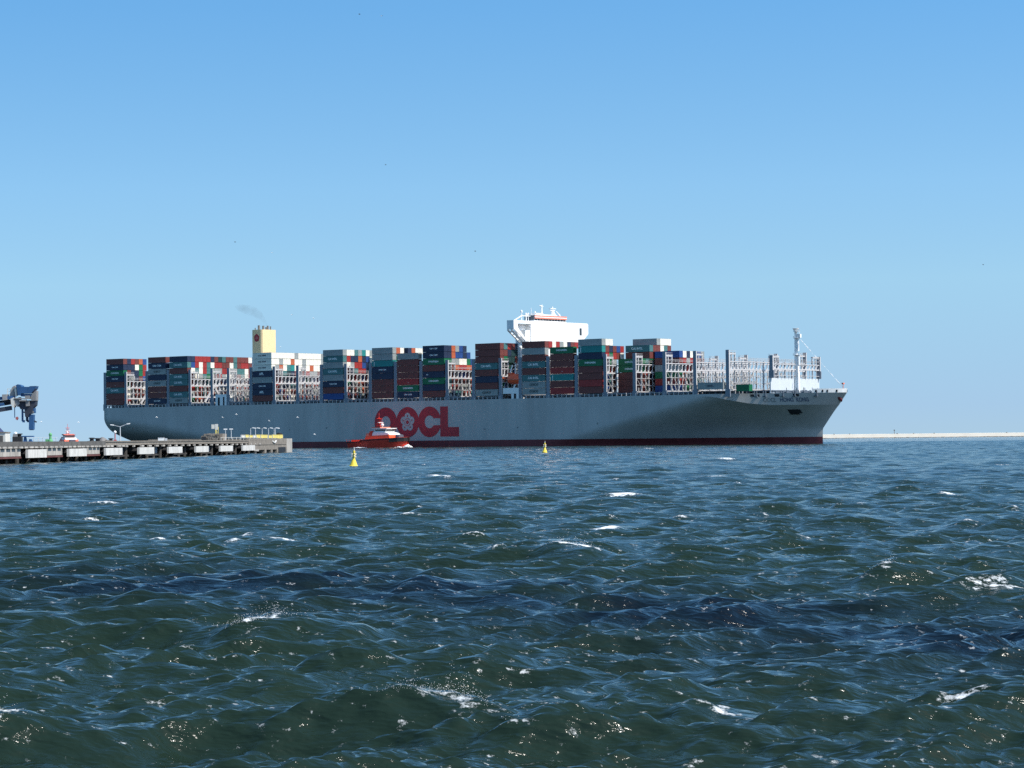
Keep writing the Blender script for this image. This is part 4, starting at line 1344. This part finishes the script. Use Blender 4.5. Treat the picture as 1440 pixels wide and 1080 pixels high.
h = pz(168.5, 599.5, 12) - 3.5
MB().tube((0, 0, 0), (0, 0, h), 0.13, 0.09, 10).build('pole', 'galv', t)
MB().bar((0, 0, h - 0.1), (-1.5, 0, h + 0.28), 0.1).build('arm', 'galv', t)
MB().bar((0, 0, h - 0.1), (1.6, 0, h + 0.5), 0.1).build('arm', 'galv', t)
MB().bar((-1.35, 0, h + 0.26), (-2.1, 0, h + 0.36), 0.3, 0.2).build('lamp_head', 'white', t)
MB().bar((1.4, 0, h + 0.48), (2.1, 0, h + 0.58), 0.3, 0.2).build('lamp_head', 'white', t)
# brown rubble block with the board on a mast
ua = pu(312, 5)
t = thing('stone_shelter', ua, 5, 3.4, 'low brown rubble shelter with dark opening on the pier', 'shelter')
zt = pz(300, 609.6, 7) - 3.4
wv = 30.0 / F * pw(ua, 7, 0).y
m = MB()
rg = random.Random(8)
n = 16
for i in range(n):                              # rough walls built of uneven courses
    a, b = wv * i / n, wv * (i + 1) / n
    hh = zt * (0.94 + 0.08 * rg.random()) * (0.55 + 0.45 * min(1, (n - i) / 3))
    m.box(rg.uniform(0, 0.3), 7, a, b, 0, hh)
    for _ in range(3):
        c, q = rg.uniform(a, b), rg.uniform(.1, .25)
        zq = rg.uniform(0.2, hh - .2)
        m.box(-q * .6, 0.3, c - q, c + q, zq - q * .6, zq + q * .6)
m.build('wall', 'conc', t)
MB().box(-0.2, 0.35, wv * .78, wv * .93, 0.1, zt * 0.6).build('doorway', 'dark', t)
u = pu(302, 9)
t = thing('sign_board', u, 9, 3.4 + zt * 0.9, 'pale yellow board on a lattice post above the rubble shelter', 'board', rz=-PA)
h0 = 3.4 + zt * 0.9
z1, z2 = pz(300, 603.5, 9) - h0, pz(300, 596.3, 9) - h0
MB().box(-0.95, -0.1, -0.1, 0.1, z1 + 0.1, z2 - 0.1).box(0.0, 0.75, -0.16, 0.05, z1 - 0.15, z2).build('board', 'pale', t)
MB().bar((0.2, 0, -0.3), (0.2, 0, z1 + 0.2), 0.3).bar((0.8, 0, -0.3), (0.8, 0, z1 + 0.6), 0.12).bar((0.8, 0, 0), (0.2, 0, z1), 0.1).build('post', 'yelp', t)
def small(name, px, py, w, v, label, cat, build, group=None, z=None):
    u = pu(px, v)
    base = 3.55 if u < 77 else 3.4 if u < uh - 6 else 4.02
    t = thing(name, u, v, base, label, cat, group, rz=-PA)
    h = pz(px, py, v) - base
    build(t, w, max(0.4, h))
    return t
def b_bollard(t, w, h):
    MB().lathe((0, 0, 0), [(w * .5, 0), (w * .4, h * .2), (w * .35, h * .7), (w * .6, h * .8), (w * .55, h), (w * .2, h * 1.05)], 12).build('bollard_post', 'black', t)
    MB().box(-w * .7, w * .7, -w * .7, w * .7, 0, 0.08).build('base_plate', 'concd', t)
small('bollard', 128.5, 615.6, 1.0, 2.0, 'black bollard on the pier edge, first of three', 'bollard', b_bollard, 'bollards on the pier edge')
small('bollard', 136.8, 616.2, 1.1, 2.0, 'black bollard beside the low brown heap', 'bollard', b_bollard, 'bollards on the pier edge')
small('bollard', 155.3, 616.3, 0.9, 2.0, 'black bollard just below the ship stern', 'bollard', b_bollard, 'bollards on the pier edge')
small('mooring_buoy_black', 392.2, 608.6, 1.5, 2.2, 'round black drum on the yellow pier end barrier', 'drum', lambda t, w, h: (MB().lathe((0, 0, h - 0.8), [(w * .45, 0), (w * .55, .15), (w * .55, .6), (w * .35, .8)], 14).build('drum', 'black', t), MB().box(-.5, .5, -.5, .5, 0, h - 0.8).build('stand', 'yelp', t))).name = 'drum'
def b_heap(t, w, h):
    rg = random.Random(2)
    m = MB().lathe((0, 0, 0), [(w * .6, 0), (w * .5, h * .4), (w * .25, h * .8), (w * .05, h)], 9)
    for _ in range(26):
        m.box(*[c for c in (lambda a, b, q: (a - q, a + q, b - q, b + q, 0, q * 2.2))(rg.gauss(0, w * .3), rg.gauss(0, w * .3), rg.uniform(.08, .22))])
    m.build('rubble', 'soot', t)
small('rubble_heap', 143.3, 614.6, 2.2, 3.0, 'low brown heap of gear between two bollards', 'heap', b_heap)
def b_mirror(t, w, h):
    MB().lathe((0, 0, h - w * .5), [(w * .1, -w * .5), (w * .42, -w * .28), (w * .5, 0), (w * .42, w * .28), (w * .1, w * .5)], 14).build('globe', 'white', t, smooth=True)
    MB().tube((0, 0, 0), (0, 0, h - w * .9), 0.12).box(-.3, .3, -.3, .3, 0, .5).build('post', 'pinkish', t)
small('globe_lamp', 161.2, 605.6, 0.62, 6.0, 'white globe on a short red post left of the twin-armed lamp', 'lamp', b_mirror)
def b_beacon(t, w, h):
    MB().lathe((0, 0, 0), [(w * .5, 0), (w * .42, h * .3), (w * .25, h * .35), (w * .22, h * .7), (w * .32, h * .74), (w * .3, h * .88), (w * .12, h)], 12).build('tower', 'green', t)
    MB().tube((0, 0, h), (0, 0, h * 1.25), 0.03).build('aerial', 'pale', t)
    MB().box(-w * .9, -w * .3, -.3, .3, 0, h * .35).build('cabinet', 'green', t)
small('harbour_beacon', 70.3, 608.6, 1.1, 20.0, 'small green beacon standing on the pier', 'beacon', b_beacon)
def b_box(t, w, h):
    MB().prism([(-.75, 0.08), (.6, 0.08), (.6, h), (-.75, h * 1.05)], -0.5, 0.5, 'xz').build('box', 'white', t)
    MB().box(-.8, .65, -.55, .55, h * 1.05, h * 1.05 + 0.06).build('lid', 'galv', t)
    MB().box(.8, 1.3, -.3, .3, 0, h * .9).build('cabinet', 'galv', t)
small('equipment_box', 226.5, 615.9, 1, 12.0, 'small low white equipment box on the pier in front of the hull', 'box', b_box)
# buildings at the landward end
def b_store(t, w, h):
    MB().box(-w, 0, -2, 2, 0, h).build('wall', 'pale', t)
    MB().box(-w - .1, 0.12, -2.15, 2.15, h, h + 0.16).build('roof', 'conc', t)
    MB().box(-1.2, -0.4, -2.06, -1.95, 0.1, h * .7).build('door', 'concd', t)
    MB().prism([(-w, h + .16), (-.9, h + .16), (-1.6, h + 0.9), (-w, h + 1.3)], -1.5, 1.5, 'xz').build('cover', 'navyroof', t)
M['wallp'] = M['conc']
small('store_hut', 10.2, 608.6, 3.6, 10.0, 'beige flat hut at the far left edge of the pier', 'hut', b_store)
def b_winch(t, w, h):
    MB().box(-.75, .75, -.6, .6, 0, h * .55).build('cabinet', 'black', t)
    MB().box(-.7, .05, -.5, .5, h * .55, h * .82).build('control_box', 'crgrey', t)
    MB().ball((-.35, 0, h * .9), .32, .32, .26, 10).build('cover', 'white', t)
    MB().lathe((.35, 0, h * .55), [(.3, 0), (.25, h * .2), (.5, h * .26), (.45, h * .34)], 10).build('capstan', 'black', t)
small('mooring_capstan', 24.2, 608.2, 1.4, 4.0, 'black capstan with white cover beside the beige hut', 'capstan', b_winch)
def b_table(t, w, h):
    MB().box(-.1, 2.1, -.5, .5, h - .2, h).build('top', 'crblue', t)
    MB().prism([(.35, 0), (1.0, 0), (.8, h - .2), (.5, h - .2)], -.3, .3, 'xz').build('leg', 'crblue', t)
    MB().prism([(1.2, 0), (1.9, 0), (1.7, h * .45), (1.4, h * .45)], -.35, .35, 'xz').build('pump', 'crblue', t)
small('blue_platform', 29.5, 613.0, 2, 6.0, 'low blue steel stand on the pier beside the black capstan', 'stand', b_table)

# ------------------------------------------------------------------ ship loader at the left edge
CY = 420.0
c0 = pw(pu(26, 12), 12, 3.5)
CYD = c0.y
crane = empty('ship_loader', (c0.x, c0.y, 3.5), 0.0, 'blue and grey ship loader head with hanging chute over the pier', 'crane')
def cp(px, py):
    return ((px - 26) / F * CYD, EYE + (HOR - ROLL * (px - 720) - py) / F * CYD - 3.5)
def cpoly(pts): return [cp(*p) for p in pts]
def crp(name, mat, polys, d0, d1, parent=crane):
    m = MB()
    for p in polys: m.prism(cpoly(p), d0, d1, 'xz')
    return m.build(name, mat, parent)
def crbars(name, mat, bars, parent=crane):
    m = MB()
    for (a, b, w, y) in bars:
        (xa, za), (xb, zb) = cp(*a), cp(*b)
        m.bar((xa, y, za), (xb, y, zb), w)
    return m.build(name, mat, parent)
crp('hopper', 'crblue', [[(24.0, 542), (27, 540.6), (31.5, 542.3), (31.8, 544), (42.5, 544.2), (44, 543.2), (52.2, 543), (51.2, 546.5), (45.5, 553.2), (31.5, 553.4), (31, 556), (26.8, 556), (25.8, 546.5)]], -1.4, 1.4)
crp('hopper_skirt', 'crblue', [[(29.0, 554), (45, 554), (44, 557.6), (31, 557.6)]], -1.1, 1.1)
crp('side_panel', 'crgrey', [[(51.8, 549.5), (52.6, 550), (52.3, 563.5), (45.6, 564), (44.6, 558), (47.6, 553.5)]], -1.2, 0.9)
crp('grey_mast', 'crgrey', [[(18, 544.5), (21.5, 542.3), (23, 548), (24.4, 556), (20, 558.2), (14, 558.8), (14.5, 554.5)]], -0.8, 0.8)
crbars('ladder', 'pale', [((22.6, 545), (24.4, 557), 0.3, -1.0), ((24.2, 547), (24.2, 558), 0.2, -1.1), ((11, 546.5), (11, 555), 0.09, -0.5), ((15.5, 546), (15.5, 555), 0.09, -0.5), ((11, 547), (15.5, 547), 0.08, -0.5), ((11, 550.5), (15.5, 550.5), 0.08, -0.5)])
crp('machinery_house', 'crgrey', [[(4.5, 555), (11, 554.6), (11.5, 562.5), (5.5, 563.4)], [(23, 561), (28.5, 558.5), (29.3, 568), (25.5, 572), (22.4, 570)], [(36.5, 556.5), (43.2, 556.3), (43.6, 561), (37, 561.3)], [(37.5, 563.5), (42.8, 563), (43.2, 571), (38, 571.5)]], -1.3, 0.8)
crp('pulley_block', 'pale', [[(17, 561), (21.2, 559), (22.5, 566), (21.8, 573), (19.6, 573), (17.5, 568)]], -1.5, 0.2)
crp('walkway_beam', 'crgrey', [[(22, 559.6), (45, 560.2), (45, 561.6), (22, 561.2)], [(29, 562.6), (39, 562), (39, 564.3), (29, 564.4)]], -1.6, -1.0)
crp('gearbox', 'crdark', [[(27, 566), (31, 563.6), (37.6, 564.6), (38, 571), (43.5, 571), (44, 563.8), (51.5, 563.6), (51, 570), (48, 573), (46.5, 581), (42, 582.3), (40.4, 586.5), (36.3, 586.3), (35.4, 576), (33, 575.8), (30, 575.6), (27.6, 571)]], -1.0, 1.0)
crp('chute', 'crblue', [[(41.6, 583), (47.8, 583), (47.2, 604.2), (41, 604.2)], [(42, 575), (49, 574), (49.3, 580.6), (45, 581.5)]], -0.75, 0.75)
crp('chute_collar', 'crgrey', [[(42.2, 577.2), (48.6, 578.6), (48.3, 580.6), (41.8, 579.3)]], -0.9, 0.9)
crbars('chute_arm', 'crdark', [((47.4, 592), (51, 593.6), 0.25, 0), ((41.2, 603), (46.8, 603), 0.5, 0)])
crbars('support_leg', 'crblue', [((32, 574), (32, 592.2), 0.3, -0.5), ((32, 592.2), (35, 592.6), 0.42, -0.5), ((32, 579.4), (36, 580), 0.25, -0.5)])
crbars('support_leg', 'crblue', [((37.3, 584), (37.3, 592.2), 0.4, 0.3), ((37.3, 592.2), (40.6, 592.4), 0.4, 0.3)])
crbars('hoist_rope', 'crblue', [((21.2, 573), (21.2, 587.5), 0.12, -0.6)])
crp('hook_block', 'pinkish', [[(22.8, 586.6), (25.4, 586), (26.4, 588.6), (24.6, 591), (22.6, 589.4)]], -0.8, -0.3)
# boom running back, out of the picture to the left, to its gantry on the pier
crbars('boom', 'crdark', [((-190, 608), (17, 573.6), 0.75, -0.6), ((-190, 600), (19, 566), 0.5, 0.6), ((-190, 584), (20, 563), 0.45, 0.0)])
crbars('boom_chord', 'crblue', [((-190, 575), (22, 558.8), 0.55, -0.7), ((-190, 590), (7, 568.5), 0.5, -0.9)] + [((-8 - 12 * i, 561 + i * 0.9), (-2 - 12 * i, 575 + 2 * i), 0.18, -0.7) for i in range(14)])
crbars('gantry', 'crblue', [((-190, 620), (-170, 570), 0.9, -3), ((-150, 620), (-170, 570), 0.9, -3), ((-190, 620), (-170, 570), 0.9, 3), ((-150, 620), (-170, 570), 0.9, 3), ((-170, 540), (-170, 605), 1.2, 0), ((-170, 541), (-60, 566), 0.2, 0)])

# ------------------------------------------------------------------ breakwater on the horizon
A_, B_ = Vector(((1157 - 720) / F * 3050, 3050, 0)), Vector(((1440 - 720) / F * 3117, 3117, 0))
d = (B_ - A_).normalized()
A2, B2_ = A_ - d * 900, B_ + d * 900
bw_ = empty('breakwater', A2, math.atan2(d.y, d.x), 'long pale concrete breakwater wall along the horizon beyond the bow', 'breakwater')
LB_ = (B2_ - A2).length
MB().box(0, LB_, 0, 9, 0.55, 4.75).box(0, LB_, 6, 9, 4.75, 4.9).build('wall', 'stonew', bw_)
m = MB()
rg = random.Random(6)
n = 900
for i in range(n):
    x = LB_ * i / n
    q = rg.uniform(0.6, 1.6)
    m.box(x, x + q * 1.6, -rg.uniform(0.6, 2.4), 0.3, -1.5, rg.uniform(0.35, 0.75))
m.build('armour_stone', 'stoned', bw_)
for i, px in enumerate((1172, 1194, 1261, 1284, 1313, 1415)):
    q = (px - 720) / F
    x = (q * A2.y - A2.x) / (d.x - q * d.y)
    MB().box(x, x + 1.2, 1, 2.4, 4.75, 5.5).build('mooring_bollard', 'stoned', bw_)
x = ((1257.5 - 720) / F * A2.y - A2.x) / (d.x - (1257.5 - 720) / F * d.y)
p = A2 + d * x
t = empty('navigation_post', (p.x, p.y + 4, 4.75), 0, 'thin dark post on the distant breakwater', 'post')
MB().tube((0, 0, 0), (0, 0, 4.0), 0.35, 0.25).build('pole', 'stoned', t)
MB().box(-.7, .7, -.7, .7, 4.0, 5.2).build('lantern', 'stoned', t)

# ------------------------------------------------------------------ gulls
def gull(px, py, Y, span, flap, rz, dark, label):
    p = at(px, py, Y)
    m = MB()
    m.lathe((0, 0, 0), [(0.01, -0.30), (0.05, -0.22), (0.085, -0.05), (0.095, 0.05), (0.075, 0.16), (0.06, 0.2), (0.055, 0.26), (0.015, 0.33)], 8, axis='x')
    hs = span / 2
    for s in (-1, 1):
        e1 = (0.02, s * hs * 0.48, hs * 0.45 * math.sin(flap) + 0.03)
        e2 = (-0.14, s * hs, hs * 0.45 * math.sin(flap) + hs * 0.5 * math.sin(flap * 0.3) + 0.03)
        r0 = [(0.10, s * 0.05, 0.05), (-0.14, s * 0.05, 0.05)]
        r1 = [(e1[0] + 0.10, e1[1], e1[2]), (e1[0] - 0.12, e1[1], e1[2])]
        up = 0.02
        v = r0 + r1 + [e2]
        v = v + [(a, b, c - up) for a, b, c in v]
        m.add(v, [(0, 2, 3, 1), (2, 4, 3), (5, 6, 8, 7), (7, 8, 9), (0, 5, 7, 2), (2, 7, 9, 4), (1, 3, 8, 6), (3, 4, 9, 8)])
    m.add([(-0.26, -0.03, 0.01), (-0.26, 0.03, 0.01), (-0.42, 0.09, 0.01), (-0.42, -0.09, 0.01), (-0.26, -0.03, -0.01), (-0.26, 0.03, -0.01), (-0.42, 0.09, -0.01), (-0.42, -0.09, -0.01)],
          [(0, 1, 2, 3), (7, 6, 5, 4), (0, 3, 7, 4), (1, 5, 6, 2), (2, 6, 7, 3), (0, 4, 5, 1)])
    o = m.build('gull', 'gulld' if dark else 'gull', loc=p)
    o.rotation_euler = (0.15, 0.1, rz)
    return tag(o, label, 'bird', 'gulls in flight')
for (px, py, Y, sp, fl, rz, dk_, lab) in [
    (510, 18, 420, 1.2, 0.4, 0.4, True, 'dark gull highest in the sky, left of centre'), (541, 20.5, 430, 1.2, 0.5, 1.2, False, 'pale gull near the top edge, right of another bird'),
    (332, 340, 470, 1.2, 0.5, 0.2, True, 'dark gull in open sky above the ship stern stacks'), (384, 355, 560, 1.1, 0.3, 0.7, False, 'pale gull high above the funnel smoke'),
    (545, 231, 520, 1.1, 0.5, -0.4, True, 'dark gull alone high over the middle of the ship'), (670, 353, 470, 1.2, 0.5, 0.3, True, 'dark gull in the sky behind the bridge masts'),
    (411, 442.5, 480, 1.2, 0.35, 0.9, False, 'white gull right of the smoke, nearest the funnel'), (441.5, 447.3, 520, 1.2, 0.5, 0.3, False, 'white gull farther right of the funnel smoke'),
    (394.5, 488, 560, 1.1, 0.4, 0.1, False, 'white gull just above the white container tops'), (1385, 372, 500, 1.2, 0.5, 0.5, True, 'dark gull at the far right of the sky'),
    (220, 587, 640, 1.3, 0.5, 0.3, False, 'white gull against the hull above the white equipment box'), (313, 587, 640, 1.3, 0.3, 0.8, False, 'white gull against the hull left of the T-headed lamps'),
    (378.5, 592, 640, 1.3, 0.5, 1.0, False, 'white gull against the hull over the hook-armed lamps'), (418, 587, 640, 1.3, 0.4, 0.2, False, 'white gull against the hull right of the pier tip'),
    (332, 583, 650, 1.2, 0.6, 0.2, False, 'white gull high against the hull below the lashing frames'), (109.8, 594, 640, 1.4, 0.3, 0.1, False, 'white gull between the second tug mast and the ship stern'),
    (57.5, 593.3, 640, 1.2, 0.3, 0.1, False, 'white gull between the ship loader and the second tug'), (442, 611, 640, 1.3, 0.5, 0.4, False, 'white gull low against the hull between pier and tug')]:
    gull(px, py, Y * (1.7 if Y < 600 else 1.15), sp, fl, rz, dk_, lab)

# ------------------------------------------------------------------ funnel smoke
m, nt, b = new_mat('thin_smoke')
nt.nodes.remove(b)
vol = nt.nodes.new('ShaderNodeVolumePrincipled')
vol.inputs['Color'].default_value = (0.22, 0.22, 0.24, 1)
tc = nt.nodes.new('ShaderNodeTexCoord')
nz = nt.nodes.new('ShaderNodeTexNoise')
nz.inputs['Scale'].default_value = 0.32
nz.inputs['Detail'].default_value = 4
nt.links.new(tc.outputs['Object'], nz.inputs['Vector'])
mr = nt.nodes.new('ShaderNodeMapRange')
mr.inputs['From Min'].default_value = 0.26
mr.inputs['From Max'].default_value = 0.75
mr.inputs['To Max'].default_value = 0.09
nt.links.new(nz.outputs['Fac'], mr.inputs['Value'])
nt.links.new(mr.outputs[0], vol.inputs['Density'])
nt.links.new(vol.outputs[0], nt.nodes['Material Output'].inputs['Volume'])
M['smoke'] = m
sp = ship_world(80.4, 1.5, 58.0)
mm = MB()
path = [((0, 0, 0.0), 0.6), ((-1.6, 0, 2.6), 1.1), ((-3.4, 0.5, 4.6), 1.7), ((-6.2, 1, 6.6), 2.1), ((-9.5, 1.5, 7.6), 2.3), ((-13, 2, 8.6), 1.6), ((-15.5, 2, 9.3), 0.4)]
n = 14
for (c, r_) in path:
    for i in range(n):
        a = TAU * i / n
        mm.v.append((c[0] + r_ * 0.5 * math.cos(a), c[1] + r_ * math.sin(a), c[2] + r_ * math.cos(a)))
for k in range(len(path) - 1):
    for i in range(n):
        j = (i + 1) % n
        mm.f.append((k * n + i, k * n + j, (k + 1) * n + j, (k + 1) * n + i)); mm.m.append(0)
mm.f += [tuple(range(n)), tuple((len(path) - 1) * n + i for i in reversed(range(n)))]; mm.m += [0, 0]
o = mm.build('smoke', m, loc=sp)
tag(o, 'faint dark smoke drifting left from the yellow funnel', 'smoke', kind='stuff')
